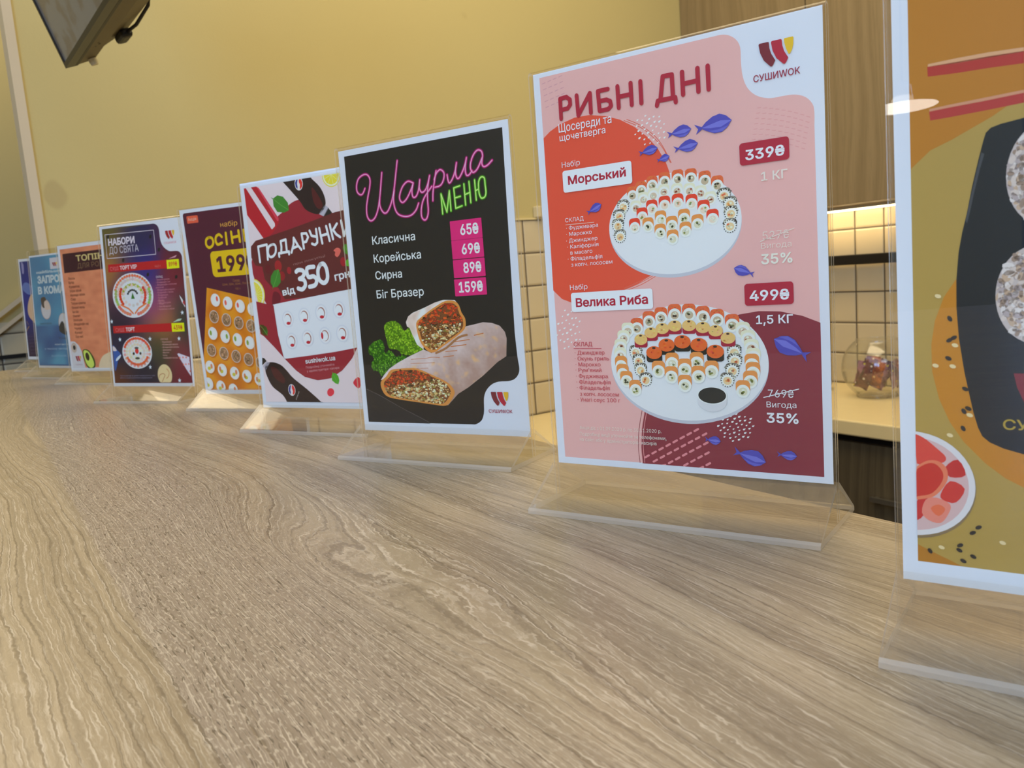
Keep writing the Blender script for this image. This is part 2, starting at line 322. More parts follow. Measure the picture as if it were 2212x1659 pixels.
# ---------------------------------------------------------------- menu stands
M_PANEL = acrylic('clear_acrylic'); M_BASE = acrylic('clear_acrylic_base', (.995, .99, .98), ior=1.35, graze=.8, rough=.03, haze=.03, hazecol=(1, .96, .88)); M_EDGE = acrylic('acrylic_cut_edge', (.97, .95, .90), haze=.40, hazecol=(1, .93, .80))
M_PAPER = mat('white_paper', (240, 240, 240), .45, spec=.3)
PW, PH, ZB, WID, HD = .148, .210, .01789, .1515, .03124
def panel_profile(top):
    # two 1.5 mm sheets folded over at the top
    z0, z1 = .0032, top-.0024; o, i = .0024, .0012; p = [(-o, z0), (-i, z0), (-i, z1)]
    p += [(i*math.cos(math.radians(a)), z1+i*math.sin(math.radians(a))) for a in (135, 90, 45)]
    p += [(i, z1), (i, z0), (o, z0), (o, z1)]
    p += [(o*math.cos(math.radians(a)), z1+o*math.sin(math.radians(a))) for a in (30, 60, 90, 120, 150)]+[(-o, z1)]
    return p
h = WID/2
mbp = MB()
mbp.prism([(-HD, .0), (HD, .0), (HD, .0018), (HD-.0012, .003), (-HD+.0012, .003), (-HD, .0018)][::1], -h, h, 0, 1); mbp.mi[1] = mbp.mi[2] = mbp.mi[4] = mbp.mi[5] = 1
me_base = mbp.mesh('base_plate', [M_BASE, M_EDGE])
def brace(s):
    p = [(s*(HD-.0012), .0031), (s*(HD-.0042), .0031), (s*.0030, .0185), (s*.0030, .0215)]
    return MB().prism(p if s > 0 else p[::-1], -h, h, 0, 1).mesh('brace', [M_BASE, M_EDGE])
me_bf, me_bb = brace(-1), brace(1)
class Sheet:
    """the printed insert of one stand. Artwork is laid out in millimetres from the sheet's top-left corner;
    q = the sheet's corners as read off the photograph, used to rectify readings into those millimetres"""
    def __init__(s, q, white):
        s.v = []; s.f = []; s.c = []; s.l = 0; s.white = lin(white); s.fr = (0, 0, 1.)
        # homography sheet->px, then inverted
        src = [(0, 0), (148, 0), (148, 210), (0, 210)]; A = []
        for (x, y), (u, v) in zip(src, q):
            A.append([x, y, 1, 0, 0, 0, -u*x, -u*y, u]); A.append([0, 0, 0, x, y, 1, -v*x, -v*y, v])
        n = 8
        for i in range(n):
            p = max(range(i, n), key=lambda r: abs(A[r][i])); A[i], A[p] = A[p], A[i]
            A[i] = [a/A[i][i] for a in A[i]]
            for r in range(n):
                if r != i: k = A[r][i]; A[r] = [a-k*b for a, b in zip(A[r], A[i])]
        h_ = [A[i][8] for i in range(8)]
        s.H = Matrix(((h_[0], h_[1], h_[2]), (h_[3], h_[4], h_[5]), (h_[6], h_[7], 1))).inverted()
    def frame(s, x, y, k): s.fr = (x, y, k)
    def mm(s, p):
        x, y, k = s.fr; r = s.H @ Vector((x+p[0]*k, y+p[1]*k, 1)); return (r.x/r.z, r.y/r.z)
    def mms(s, pts): return [s.mm(p) for p in pts]
    def up(s, n=1): s.l += n
    def col(s, c):           # colour as read under the photo's light -> ink colour on white paper
        return tuple(min(.95, .86*a/w) for a, w in zip(lin(c), s.white))
    # -- primitives in mm
    def raw(s, pts, faces, c, cols=None):
        o = len(s.v); z = s.l
        s.v += [(x, y, z) for x, y in pts]; s.f += [tuple(i+o for i in f) for f in faces]
        s.c += cols if cols else [s.col(c)]*len(pts)
    def clipbox(s, pts):
        return [(min(max(x, s.cb[0]), s.cb[2]), min(max(y, s.cb[1]), s.cb[3])) for x, y in pts]
    cb = (0, 0, 148, 210)
    def poly(s, pts, c, mm=False, cols=None):
        P = pts if mm else s.mms(pts); P = s.clipbox(P)
        tri = tessellate_polygon([[Vector((x, y, 0)) for x, y in P]])
        s.raw(P, [tuple(t) for t in tri], c, cols)
    def ell(s, c, rx, ry, col, n=28, a=0, a0=0, a1=360):
        """ellipse in mm around mm centre"""
        ca, sa = math.cos(math.radians(a)), math.sin(math.radians(a)); P = []
        for i in range(n):
            t = math.radians(a0+(a1-a0)*i/(n if a1-a0 == 360 else n-1)); x, y = rx*math.cos(t), ry*math.sin(t); P.append((c[0]+x*ca-y*sa, c[1]+x*sa+y*ca))
        s.poly(P, col, True)
    def ellb(s, l, r, t, b, col, n=48):
        L, R_, T_, B = s.mms((l, r, t, b)); c = ((L[0]+R_[0])/2, (T_[1]+B[1])/2); s.ell(c, (R_[0]-L[0])/2, (B[1]-T_[1])/2, col, n); return c, (R_[0]-L[0])/2, (B[1]-T_[1])/2
    def smooth(s, P, k=5, closed=False):
        out = []; n = len(P)
        for i in range(n if closed else n-1):
            g = (lambda j: P[j % n]) if closed else (lambda j: P[min(max(j, 0), n-1)])
            a, b, c, d = g(i-1), g(i), g(i+1), g(i+2)
            for t in range(k):
                t /= k; out.append(tuple(.5*((2*b[q])+(-a[q]+c[q])*t+(2*a[q]-5*b[q]+4*c[q]-d[q])*t*t+(-a[q]+3*b[q]-3*c[q]+d[q])*t**3) for q in (0, 1)))
        if not closed: out.append(P[-1])
        return out
    def blob(s, pts, c, k=4, mm=False):
        s.poly(s.smooth(pts if mm else s.mms(pts), k, True), c, True)
    def stroke(s, pts, w, c, mm=False, smooth=0, cap=True):
        P = pts if mm else s.mms(pts)
        if smooth: P = s.smooth(P, smooth)
        r = w/2; Q = [P[0]]
        for p in P[1:]:
            if math.hypot(p[0]-Q[-1][0], p[1]-Q[-1][1]) > 1e-3: Q.append(p)
        P = Q; n = len(P)
        if n < 2: return
        # one ribbon per smooth run; sharp corners start a new run a hair higher, so no two faces coincide
        D = []
        for (x0, y0), (x1, y1) in zip(P, P[1:]): d = math.hypot(x1-x0, y1-y0); D.append(((x1-x0)/d, (y1-y0)/d))
        runs = [[0]]
        for i in range(1, n-1):
            runs[-1].append(i)
            if D[i-1][0]*D[i][0]+D[i-1][1]*D[i][1] < .6: runs.append([i])
        runs[-1].append(n-1)
        for R_ in runs:
            L, Rr = [], []
            for k, i in enumerate(R_):
                a = D[i-1] if k > 0 else D[i]; b = D[i] if k < len(R_)-1 else D[i-1]
                nx, ny = -(a[1]+b[1]), a[0]+b[0]; m_ = math.hypot(nx, ny) or 1; nx, ny = nx/m_, ny/m_; q = r/max(.5, nx*-a[1]+ny*a[0])
                L.append((P[i][0]+nx*q, P[i][1]+ny*q)); Rr.append((P[i][0]-nx*q, P[i][1]-ny*q))
            pts = L+Rr; m2 = len(L); fs = [(k, k+1, m2+k+1, m2+k) for k in range(m2-1)]
            if cap:
                for i, d, e, f_ in ((R_[0], D[R_[0]], 0, m2), (R_[-1], D[R_[-1]-1], m2-1, 2*m2-1)):
                    sg = -1 if e == 0 else 1; t0 = math.atan2(pts[e][1]-P[i][1], pts[e][0]-P[i][0]); n0 = len(pts)
                    pts += [(P[i][0]+r*math.cos(t0-sg*k*math.pi/6), P[i][1]+r*math.sin(t0-sg*k*math.pi/6)) for k in range(1, 6)]
                    fs.append(tuple([e]+list(range(n0, n0+5))+[f_]))
            s.raw(s.clipbox(pts), fs, c); s.l += .12
    def rrect(s, x0, y0, x1, y1, r, c):
        P = []
        for cx, cy, a in ((x1-r, y0+r, -90), (x1-r, y1-r, 0), (x0+r, y1-r, 90), (x0+r, y0+r, 180)):
            P += [(cx+r*math.cos(math.radians(a+k*15)), cy+r*math.sin(math.radians(a+k*15))) for k in range(7)]
        s.poly(P, c, True)
    def tag(s, tl, br, r, c):
        a, b = s.mm(tl), s.mm(br); s.rrect(a[0], a[1], b[0], b[1], r, c)
    def fill(s, pts, fn, step=.6, mm=False, edge=None):
        """area with a photographic texture: fn(x_mm, y_mm) -> colour"""
        P = pts if mm else s.mms(pts); P = s.clipbox(P); s.poly(P, (0, 0, 0), True, [s.col(edge or fn(*p)) for p in P]); s.up()
        xs_, ys_ = [p[0] for p in P], [p[1] for p in P]; x0, y0 = min(xs_), min(ys_); nx, ny = int((max(xs_)-x0)/step)+2, int((max(ys_)-y0)/step)+2
        def inside(x, y):
            r = False; j = len(P)-1
            for i in range(len(P)):
                if (P[i][1] > y) != (P[j][1] > y) and x < (P[j][0]-P[i][0])*(y-P[i][1])/(P[j][1]-P[i][1])+P[i][0]: r = not r
                j = i
            return r
        idx = {}; V = []; C = []
        for j in range(ny):
            for i in range(nx):
                x, y = x0+i*step, y0+j*step
                if inside(x, y): idx[i, j] = len(V); V.append((x, y)); C.append(s.col(fn(x, y)))
        F = [(idx[i, j], idx[i+1, j], idx[i+1, j+1], idx[i, j+1]) for (i, j) in idx if (i+1, j) in idx and (i+1, j+1) in idx and (i, j+1) in idx]
        if V: s.raw(V, F, None, C)
    def text(s, body, a, b, cap, c, bold=0., slant=0., rot=None):
        """a, b = baseline ends, cap = capital height in reading units"""
        A, B, T_ = s.mm(a), s.mm(b), s.mm((a[0], a[1]-cap)); hgt = abs(T_[1]-A[1]); ang = math.atan2(B[1]-A[1], B[0]-A[0])
        if abs(ang) < math.radians(4) and rot is None: ang = 0
        if rot is not None: hgt *= math.cos(ang)
        V, F, w, ch, x0 = glyphs(body, bold)
        L = math.hypot(B[0]-A[0], B[1]-A[1]); kx, ky = L/w, hgt/ch; ca, sa = math.cos(ang), math.sin(ang); P = []
        for x, y in V:
            x, y = (x-x0)*kx+slant*y*ky, -y*ky; P.append((A[0]+x*ca-y*sa, A[1]+x*sa+y*ca))
        s.raw(s.clipbox(P), F, c)
    def build(s, parent, tilt, dz):
        step = min(1e-5, .0006/max(1, s.l)); v = [((x-74)/1000, -.00012-z*step, (210-y)/1000) for x, y, z in s.v]; mb = MB()
        mb.box((-PW/2, -.0001, 0), (PW/2, .0001, PH)); n0 = len(mb.v)
        me = bpy.data.meshes.new('printed_insert'); F = mb.f+[tuple(i+n0 for i in f) for f in s.f]
        me.from_pydata(mb.v+v, [], F); me.materials.append(M_INK)
        ca = me.color_attributes.new('ink', 'FLOAT_COLOR', 'POINT'); buf = [.86, .86, .86, 1]*n0
        for c in s.c: buf += [*c, 1]
        ca.data.foreach_set('color', buf); me.update()
        o = bpy.data.objects.new('printed_insert', me); COL.objects.link(o); o.parent = parent
        o.location = (0, 0, ZB+dz); return o
_g = {}
FONT = None
try:
    import os
    FONT = bpy.data.fonts.load(os.path.join(bpy.utils.system_resource('DATAFILES'), 'fonts', 'Inter.woff2'))
except Exception: FONT = None
_cdt = {}
from mathutils.geometry import delaunay_2d_cdt
def _tx(body, bold):
    """flat letter shapes: the font's outlines, triangulated here; bold grows them by rounded strokes along the outline"""
    cu = bpy.data.curves.new('lettering', 'FONT'); cu.body = body; cu.size = 1; cu.resolution_u = 2; cu.fill_mode = 'NONE'
    if FONT: cu.font = FONT
    o = bpy.data.objects.new('lettering', cu); me = o.to_mesh(); P = [(v.co.x, v.co.y) for v in me.vertices]; nb = {}
    for e in me.edges:
        x, y = e.vertices; nb.setdefault(x, []).append(y); nb.setdefault(y, []).append(x)
    o.to_mesh_clear(); bpy.data.objects.remove(o); bpy.data.curves.remove(cu)
    seen = set(); loops = []
    for k in sorted(nb):
        if k in seen: continue
        L = [k]; seen.add(k); c = k
        while True:
            n = [j for j in nb[c] if j not in seen]
            if not n: break
            c = min(n, key=lambda j: abs(j-c)); L.append(c); seen.add(c)
        Q = []
        for j in L:
            if not Q or math.hypot(P[j][0]-Q[-1][0], P[j][1]-Q[-1][1]) > 1e-4: Q.append(P[j])
        if len(Q) > 2 and math.hypot(Q[0][0]-Q[-1][0], Q[0][1]-Q[-1][1]) < 1e-4: Q.pop()
        if len(Q) > 2: loops.append(Q)
    # letters: loops whose boxes overlap belong together; each is triangulated with its holes kept open
    bx_ = [(min(p[0] for p in Q), max(p[0] for p in Q), Q) for Q in loops]; bx_.sort(key=lambda t: t[0]); cl = []
    for a_, b_, Q in bx_:
        if cl and a_ < cl[-1][0]-1e-4: cl[-1][0] = max(cl[-1][0], b_); cl[-1][1].append(Q)
        else: cl.append([b_, [Q]])
    V = []; F = []
    for _, grp in cl:
        ox, oy = min(p[0] for Q in grp for p in Q), 0; key = tuple((round(p[0]-ox, 3), round(p[1], 3)) for Q in grp for p in Q)
        if key not in _cdt:
            pts = []; ed = []
            for Q in grp:
                n0 = len(pts); pts += [Vector((p[0]-ox, p[1])) for p in Q]; ed += [(n0+i, n0+(i+1) % len(Q)) for i in range(len(Q))]
            vv, _e, ff = delaunay_2d_cdt(pts, ed, [], 0, 1e-6)[:3]; segs = [(pts[i], pts[j]) for i, j in ed]; out = []
            for f in ff:
                cx = sum(vv[i][0] for i in f)/len(f); cy = sum(vv[i][1] for i in f)/len(f); w = 0
                for p, q in segs:
                    if (p[1] > cy) != (q[1] > cy) and cx < (q[0]-p[0])*(cy-p[1])/(q[1]-p[1])+p[0]: w += 1 if q[1] > p[1] else -1
                if w: out.append(tuple(f))
            _cdt[key] = ([(v[0], v[1]) for v in vv], out)
        vv, ff = _cdt[key]; n0 = len(V); V += [(x+ox, y) for x, y in vv]; F += [tuple(i+n0 for i in f) for f in ff]
    if bold > 0:          # heavier weight: a rim around every outline, on its outer side
        ar = lambda Q: sum(Q[i-1][0]*Q[i][1]-Q[i][0]*Q[i-1][1] for i in range(len(Q)))/2
        def inside(p, Q):
            r = False
            for i in range(len(Q)):
                a_, b_ = Q[i-1], Q[i]
                if (a_[1] > p[1]) != (b_[1] > p[1]) and p[0] < (b_[0]-a_[0])*(p[1]-a_[1])/(b_[1]-a_[1])+a_[0]: r = not r
            return r
        for _, grp in cl:
            for Q in grp:
                A_ = ar(Q); hole = any(O is not Q and ar(O)*A_ < 0 and abs(ar(O)) > abs(A_) and inside(Q[0], O) for O in grp)
                sg = (1 if A_ > 0 else -1)*(-1 if hole else 1); n = len(Q); out = []
                for i in range(n):
                    (ax, ay), (bx2, by2), (cx2, cy2) = Q[i-1], Q[i], Q[(i+1) % n]; d1 = math.hypot(bx2-ax, by2-ay) or 1; d2 = math.hypot(cx2-bx2, cy2-by2) or 1
                    n1 = ((by2-ay)/d1*sg, -(bx2-ax)/d1*sg); n2 = ((cy2-by2)/d2*sg, -(cx2-bx2)/d2*sg); mx, my = n1[0]+n2[0], n1[1]+n2[1]; m_ = math.hypot(mx, my)
                    if m_ < 1e-3: mx, my, m_ = n1[0], n1[1], 1
                    mx, my = mx/m_, my/m_; q = bold/max(.62, mx*n1[0]+my*n1[1]); out.append((bx2+mx*q, by2+my*q))
                n0 = len(V); V += Q+out; F += [(n0+i, n0+(i+1) % n, n0+n+(i+1) % n, n0+n+i) for i in range(n)]
    return V, F
def glyphs(body, bold):
    k = (body, bold)
    if k not in _g:
        V, F = _tx(body, bold)
        if ('H', bold) not in _g and body != 'H': glyphs('H', bold)
        x0 = min(x for x, y in V); w = max(x for x, y in V)-x0
        ch = max(y for x, y in V) if body == 'H' else _g['H', bold][3]
        _g[k] = (V, F, w, ch, x0)
    return _g[k]
def ink():
    m, t, b = nmat('printed_ink'); a = t.nodes.new('ShaderNodeAttribute'); a.attribute_name = 'ink'
    t.links.new(a.outputs['Color'], b.inputs['Base Color']); b.inputs['Roughness'].default_value = .5; b.inputs['Specular IOR Level'].default_value = .3; return m
M_INK = ink()
def stand(label, x, y, yaw, dz, t, lean, sheet, gap=.001):
    """clear acrylic T-stand: folded panel, base plate, two braces, printed insert"""
    o = thing('menu_stand', label, 'menu stand', (x, y, ZC+.0002), math.radians(yaw+180), 'clear acrylic menu stands in a row along the counter')
    for nm, me in (('base_plate', me_base), ('brace', me_bf), ('brace', me_bb)):
        p = bpy.data.objects.new(nm, me); COL.objects.link(p); p.parent = o
    p = bpy.data.objects.new('panel', MB().prism(panel_profile(ZB+dz/1000+PH+gap), -h, h, 0, 1).mesh('panel', [M_PANEL, M_EDGE])); COL.objects.link(p); p.parent = o
    rt = Matrix.Rotation(math.radians(-lean), 4, 'X') @ Matrix.Rotation(math.radians(t), 4, 'Y')
    p.matrix_parent_inverse = Matrix.Identity(4); p.matrix_local = rt
    i = sheet.build(o, t, dz); i.matrix_local = rt @ Matrix.Translation((0, 0, ZB+dz/1000)); return o
# ---------------------------------------------------------------- the printed menus
rnd = random.Random(3)
WHT = (255, 255, 255)
def jit(c, a): return tuple(max(0, min(255, x+rnd.uniform(-a, a))) for x in c)
def lerp(a, b, t): return tuple(x+(y-x)*t for x, y in zip(a, b))
def nz(x, y, k, o=0.): return noise.noise(Vector((x*k+o, y*k-o, o*1.7)))
def wlogo(s, P, cols=((110, 30, 50), (165, 28, 60), (228, 175, 40))):
    """two curved bars and a drop; P = (left, top, right, bottom) in reading units"""
    l, t, r, b = P; w, h_ = r-l, b-t
    f = lambda pts: [(l+x*w, t+y*h_) for x, y in pts]
    s.poly(f([(0, .04), (.03, .0), (.27, .0), (.30, .02), (.31, .25), (.36, .5), (.47, .78), (.40, .96), (.36, 1), (.32, .98), (.14, .70), (.04, .38)]), cols[0])
    s.poly(f([(.36, .04), (.39, .0), (.64, .0), (.67, .03), (.68, .25), (.73, .5), (.84, .78), (.77, .96), (.73, 1), (.69, .98), (.50, .70), (.40, .38)]), cols[1])
    s.poly(f([(.73, .03), (.75, .0), (.98, .0), (1, .03), (.99, .30), (.95, .50), (.89, .64), (.85, .64), (.78, .40), (.74, .18)]), cols[2])
def fish(s, head, tail, k=.42, lt=(105, 108, 215), dk=(72, 70, 182)):
    H, T = s.mm(head), s.mm(tail); L = math.hypot(H[0]-T[0], H[1]-T[1]); ux, uy = (H[0]-T[0])/L, (H[1]-T[1])/L
    f = lambda a, b: (T[0]+ux*a*L-uy*b*L*k, T[1]+uy*a*L+ux*b*L*k)
    s.poly([f(1, 0), f(.85, .33), f(.7, .48), f(.5, .45), f(.3, .22), f(.18, .05), f(.18, -.05), f(.3, -.25), f(.5, -.45), f(.7, -.50), f(.86, -.33)], dk, True)
    s.poly([f(.2, .04), f(.0, .26), f(.08, 0), f(-.02, -.30), f(.2, -.04)], dk, True); s.up()
    s.poly([f(1, 0), f(.7, .20), f(.4, .12), f(.18, 0), f(.4, -.06), f(.7, -.14)], lt, True)
    s.poly([f(.92, .22), f(.72, .45), f(.5, .40), f(.34, .24), f(.6, .30)], lerp(lt, dk, .4), True)
def roll(s, c, r, kind):
    """a piece of sushi, r in mm"""
    x, y = s.mm(c); j = lambda a: rnd.uniform(-a, a)*r
    if kind in ('gy', 'go'):          # gunkan: dark drum with a mound on top
        side, top = ((150, 30, 60), (232, 178, 120)) if kind == 'gy' else ((28, 28, 26), (222, 98, 48))
        s.rrect(x-r, y-.1*r, x+r, y+1.15*r, .35*r, side); s.up(); s.ell((x, y), r*1.02, .78*r, top, 18); s.up()
        for k in range(7): s.ell((x+j(.6), y+j(.45)), .17*r, .12*r, jit(top, 22), 7)
        s.up(); s.ell((x, y-.55*r), .24*r, .14*r, (55, 35, 35), 8); s.up(); return
    top = dict(mas=(206, 98, 62), red=(214, 62, 42), ora=(236, 138, 78), whi=(222, 214, 205), ses=(120, 118, 118))[kind]
    sh = dict(ses=.35, whi=.5).get(kind, .75)
    s.rrect(x-.98*r, y-sh*r-.75*r, x+.98*r, y+.3*r, .6*r, top)
    s.up()
    if kind in ('mas', 'ses'):
        for k in range(26 if kind == 'ses' else 14):
            a = rnd.uniform(0, 6.28); q = rnd.uniform(.75, 1.08) if kind == 'ses' else rnd.uniform(.1, .95); px_, py_ = x+math.cos(a)*q*r, y-(.3 if kind == 'ses' else sh)*r-abs(math.sin(a))*q*r*.7
            s.ell((px_, py_), .11*r, .08*r, (40, 38, 42) if kind == 'ses' and k % 2 else ((226, 222, 220) if kind == 'ses' else jit(top, 35)), 6)
        s.up()
    s.ell((x, y), .93*r, .9*r, (226, 228, 236), 20); s.up()
    if kind == 'ses':
        for k in range(16): a = k*.3927; s.ell((x+math.cos(a)*.88*r, y+math.sin(a)*.85*r), .1*r, .08*r, (45, 42, 46), 6)
    s.ell((x, y+.04*r), .60*r, .56*r, dict(ora=(196, 200, 190), red=(218, 200, 196), whi=(190, 176, 166), mas=(176, 164, 150), ses=(214, 190, 160))[kind], 14); s.up()
    for k in range(4): s.ell((x+j(.3), y+j(.28)), .2*r, .16*r, rnd.choice(dict(ora=[(120, 130, 70), (225, 228, 228), (60, 66, 48)], red=[(126, 150, 80), (236, 226, 222), (226, 160, 140)], whi=[(140, 66, 50), (228, 224, 220)], mas=[(96, 104, 70), (228, 222, 216), (60, 50, 44)], ses=[(226, 150, 90), (236, 226, 210), (206, 110, 80)])[kind]), 7)
    s.up()
# ================= pink fish-days menu
s = s2 = Sheet([(1151, 161), (1777, 14), (1798, 1047), (1202, 1000)], (200, 210, 243))
A1, A2 = (1130, 0, .31646), (1130, 520, .3255)
def at(f): s.frame(*f)
def px(f, pts): return [(f[0]+x*f[2], f[1]+y*f[2]) for x, y in pts]
at((0, 0, 1)); PINK = (219, 166, 178)
edge = px(A1, [(107, 530), (600, 412), (1000, 318)])+s.smooth(px(A1, [(1200, 272), (1330, 246), (1400, 245), (1455, 275), (1485, 330), (1490, 430), (1500, 520), (1530, 600), (1590, 655), (1680, 676), (1780, 660), (1860, 652), (1930, 670), (1975, 715), (1988, 770), (1988, 860)]), 3)+px(A2, [(1990, 1580), (265, 1436)])
Lm = (s.mm((1163, 168))[0]+s.mm((1216, 987))[0])/2
s.cb = (Lm, s.mm((1163, 168))[1], s.mm((1778, 1034))[0], (s.mm((1216, 987))[1]+s.mm((1778, 1034))[1])/2); s.poly(edge, PINK); s.up()
s.poly(px(A1, [(137, 940), (180, 895), (250, 845), (350, 800), (450, 783), (560, 790), (660, 815), (760, 865), (850, 935), (920, 1015), (975, 1110), (1015, 1220), (1030, 1400)])+px(A2, [(980, 60), (870, 215), (760, 282), (660, 327), (500, 385), (400, 410), (310, 408), (250, 385), (160, 330)]), (208, 78, 62))
s.poly(px(A2, [(1990, 545), (1850, 500), (1700, 470), (1560, 468), (1430, 490), (1300, 550), (1000, 800), (850, 1000), (795, 1140), (780, 1250), (775, 1370), (782, 1500), (2000, 1600)]), (124, 42, 62)); s.up()
at(A1)
for d in (0, 1):           # dry-brush arcs along the circles
    s.stroke([(690+18*d, 822-8*d), (800, 868-14*d), (880+10*d, 930-10*d), (950, 1005-12*d), (1005+6*d, 1110)], .35, (200, 95, 85), smooth=4)
at(A2)
for d in (0, 22, 40): s.stroke([(880-d, 232), (780-d, 290-d*.2), (665, 335-d*.5)], .35, (205, 100, 90), smooth=3)
for d in (-10, 8, 22): s.stroke([(790+d, 1130), (770+d, 1250), (765+d, 1370), (775+d, 1475)], .35, (200, 135, 150) if d > 0 else (124, 42, 62), smooth=3)
s.up()
def dashes(f, x0, y0, dx, dy, rx, ry, n, m_, L, w, c):
    at(f)
    for j in range(m_):
        for i in range(n):
            x, y = x0+dx[0]*i+dy[0]*j, y0+dx[1]*i+dy[1]*j; s.stroke([(x, y), (x+L[0], y+L[1])], w, c)
dashes(A1, 130, 570, (38, -16), (6, 40), 0, 0, 4, 5, (20, -9), .5, (196, 148, 168))
for j in range(7):
    for i in range(9):
        x, y = 1600+i*42+j*-6, 742+j*36+i*i*.9; s.stroke([(x, y), (x+22, y+(i-3)*1.2)], .4, (204, 150, 164))
at(A2)
for j in range(5):
    for i in range(8-(j > 3)*2):
        x, y = 800+j*55+i*47, 1440+j*26-i*25+j*j*3
        if y < 1478+.07*(x-500) and x < 1210: s.stroke([(x, y), (x+24, y-13)], 1.1, (205, 130, 150))
def drops(f, cs, n, seed, r=.55):
    at(f); q = random.Random(seed)
    for cx, cy, rx, ry in cs:
        for k in range(n):
            a = k*2.39996; t = math.sqrt((k+.5)/n); x, y = s.mm((cx+rx*t*math.cos(a), cy+ry*t*math.sin(a))); k2 = q.uniform(.75, 1.2)*r
            s.poly([(x+k2*1.5, y-k2*.9), (x+k2*.7, y+k2*.5), (x-.2*k2, y+k2*.8), (x-k2*.9, y+k2*.3), (x-k2*.5, y-k2*.6)], (232, 230, 240), True)
drops(A1, [(870, 890, 115, 115)], 34, 1); drops(A2, [(295, 590, 85, 145)], 32, 2, .6); drops(A2, [(1405, 1240, 125, 95)], 42, 4)
s.up()
# plates
at(A2)
def plate(l, r, t, b, d=9):
    L, R_, T_, B = s.mms((l, r, t, b)); c = ((L[0]+R_[0])/2, (T_[1]+B[1])/2); rx, ry = (R_[0]-L[0])/2, (B[1]-T_[1])/2
    s.ell((c[0], c[1]+.5), rx, ry, (176, 184, 214), 60); s.up(); s.ell((c[0], c[1]-.6), rx, ry-.6, (206, 215, 240), 60); s.up()
s.frame(0, 0, 1); plate((1315, 500), (1602, 478), (1465, 371), (1440, 598)); plate((1317, 778), (1659, 783), (1487, 657), (1482, 914))
at(A1); K = .0786
for x, y in [(745, 1335), (805, 1300), (880, 1265), (965, 1240), (1055, 1224), (1145, 1218), (1240, 1235), (1325, 1268)]: roll(s, (x, y), 3.1, 'mas')
for x, y in [(820, 1362), (888, 1335), (960, 1310), (1050, 1304), (1135, 1304), (1212, 1320), (1278, 1362), (768, 1420)]: roll(s, (x, y), 3.0, 'whi')
for x, y in [(1055, 1388), (965, 1402), (1150, 1392), (878, 1427), (1232, 1432), (812, 1480), (1293, 1495), (760, 1552)]: roll(s, (x, y), 3.1, 'red')
for x, y in [(1098, 1492), (938, 1502), (1190, 1530), (1015, 1540), (852, 1548), (1108, 1580), (935, 1592), (1020, 1632)]: roll(s, (x, y), 3.1, 'ora')
for x, y in [(682, 1412), (655, 1478), (645, 1542), (660, 1615), (1372, 1338), (1412, 1395), (1418, 1460), (1412, 1545)]: roll(s, (x, y), 3.4, 'ses')
at(A2)
for x, y in [(1098, 490), (1002, 492), (1190, 506), (912, 512), (1285, 527), (832, 537), (1385, 562), (752, 582)]: roll(s, (x, y), 3.6, 'mas')
for x, y in [(690, 600), (662, 650), (642, 708), (640, 765), (1455, 602), (1490, 655), (1512, 715), (1525, 775)]: roll(s, (x, y), 3.6, 'whi')
for x, y in [(645, 832), (655, 885), (680, 932), (740, 992), (1515, 825), (1522, 880), (1505, 937), (1455, 1000)]: roll(s, (x, y), 3.6, 'ora')
for x, y in [(742, 742), (762, 800), (775, 860), (808, 925), (1398, 742), (1402, 800), (1385, 865), (1352, 928)]: roll(s, (x, y), 3.6, 'ses')
for x, y in [(1003, 565), (1098, 562), (920, 582), (1190, 575), (845, 610), (1275, 597), (777, 655), (1357, 645)]: roll(s, (x, y), 3.6, 'gy')
for x, y in [(1053, 670), (948, 692), (1163, 690), (865, 742), (1272, 735)]: roll(s, (x, y), 4.3, 'go')
for x, y in [(985, 815), (1150, 812), (895, 868), (1070, 855), (1248, 870), (980, 905), (1160, 903), (1070, 962)]: roll(s, (x, y), 3.7, 'ora')
c = s.mm((1250, 1060)); s.ell(c, 7.6, 5.6, (196, 203, 228), 30); s.up(); c = s.mm((1250, 1027)); s.ell(c, 7.7, 4.5, (216, 222, 240), 30); s.up(); s.ell(c, 7.1, 4.0, (24, 30, 34), 30); s.up()
# fish
for f, h_, t_, k in [(A1, (1428, 822), (1180, 890), .48), (A1, (1152, 880), (990, 924), .48), (A1, (1197, 978), (1035, 1024), .48), (A1, (922, 1008), (795, 1050), .46), (A1, (1002, 1066), (918, 1098), .55), (A1, (534, 1392), (438, 1452), .5), (A2, (1398, 182), (1532, 224), .5), (A2, (1662, 652), (1892, 770), .5), (A2, (1307, 1332), (1203, 1318), .55), (A2, (1606, 1472), (1395, 1398), .5), (A2, (1813, 1432), (1682, 1418), .5)]:
    at(f); fish(s, h_, t_, k)
s.up()
# tags and lettering
CR = (160, 28, 60)
at(A1); s.tag((268, 1166), (748, 1250), 1.4, (214, 222, 246)); s.tag((1478, 985), (1820, 1090), 1.5, CR)
at(A2); s.tag((312, 345), (862, 450), 1.4, (214, 222, 246)); s.tag((1466, 288), (1795, 420), 1.5, CR); s.up()
at(A1)
for st in [[(262, 808), (255, 672), (298, 660), (322, 678), (324, 712), (306, 738), (262, 748)], [(368, 650), (380, 786), (459, 634), (466, 768)], [(582, 607), (514, 622), (526, 756), (585, 744), (604, 722), (598, 690), (573, 680), (520, 690)], [(648, 590), (657, 735)], [(738, 568), (746, 716)], [(652, 662), (742, 643)], [(805, 557), (812, 705)], [(918, 722), (924, 690), (1043, 667), (1047, 698)], [(942, 686), (958, 524), (1020, 512), (1028, 668)], [(1090, 495), (1097, 648)], [(1195, 470), (1202, 628)], [(1093, 577), (1199, 553)], [(1265, 455), (1272, 613)]]:
    s.stroke(st, 2.15, CR, smooth=0)
WL = (232, 236, 248)
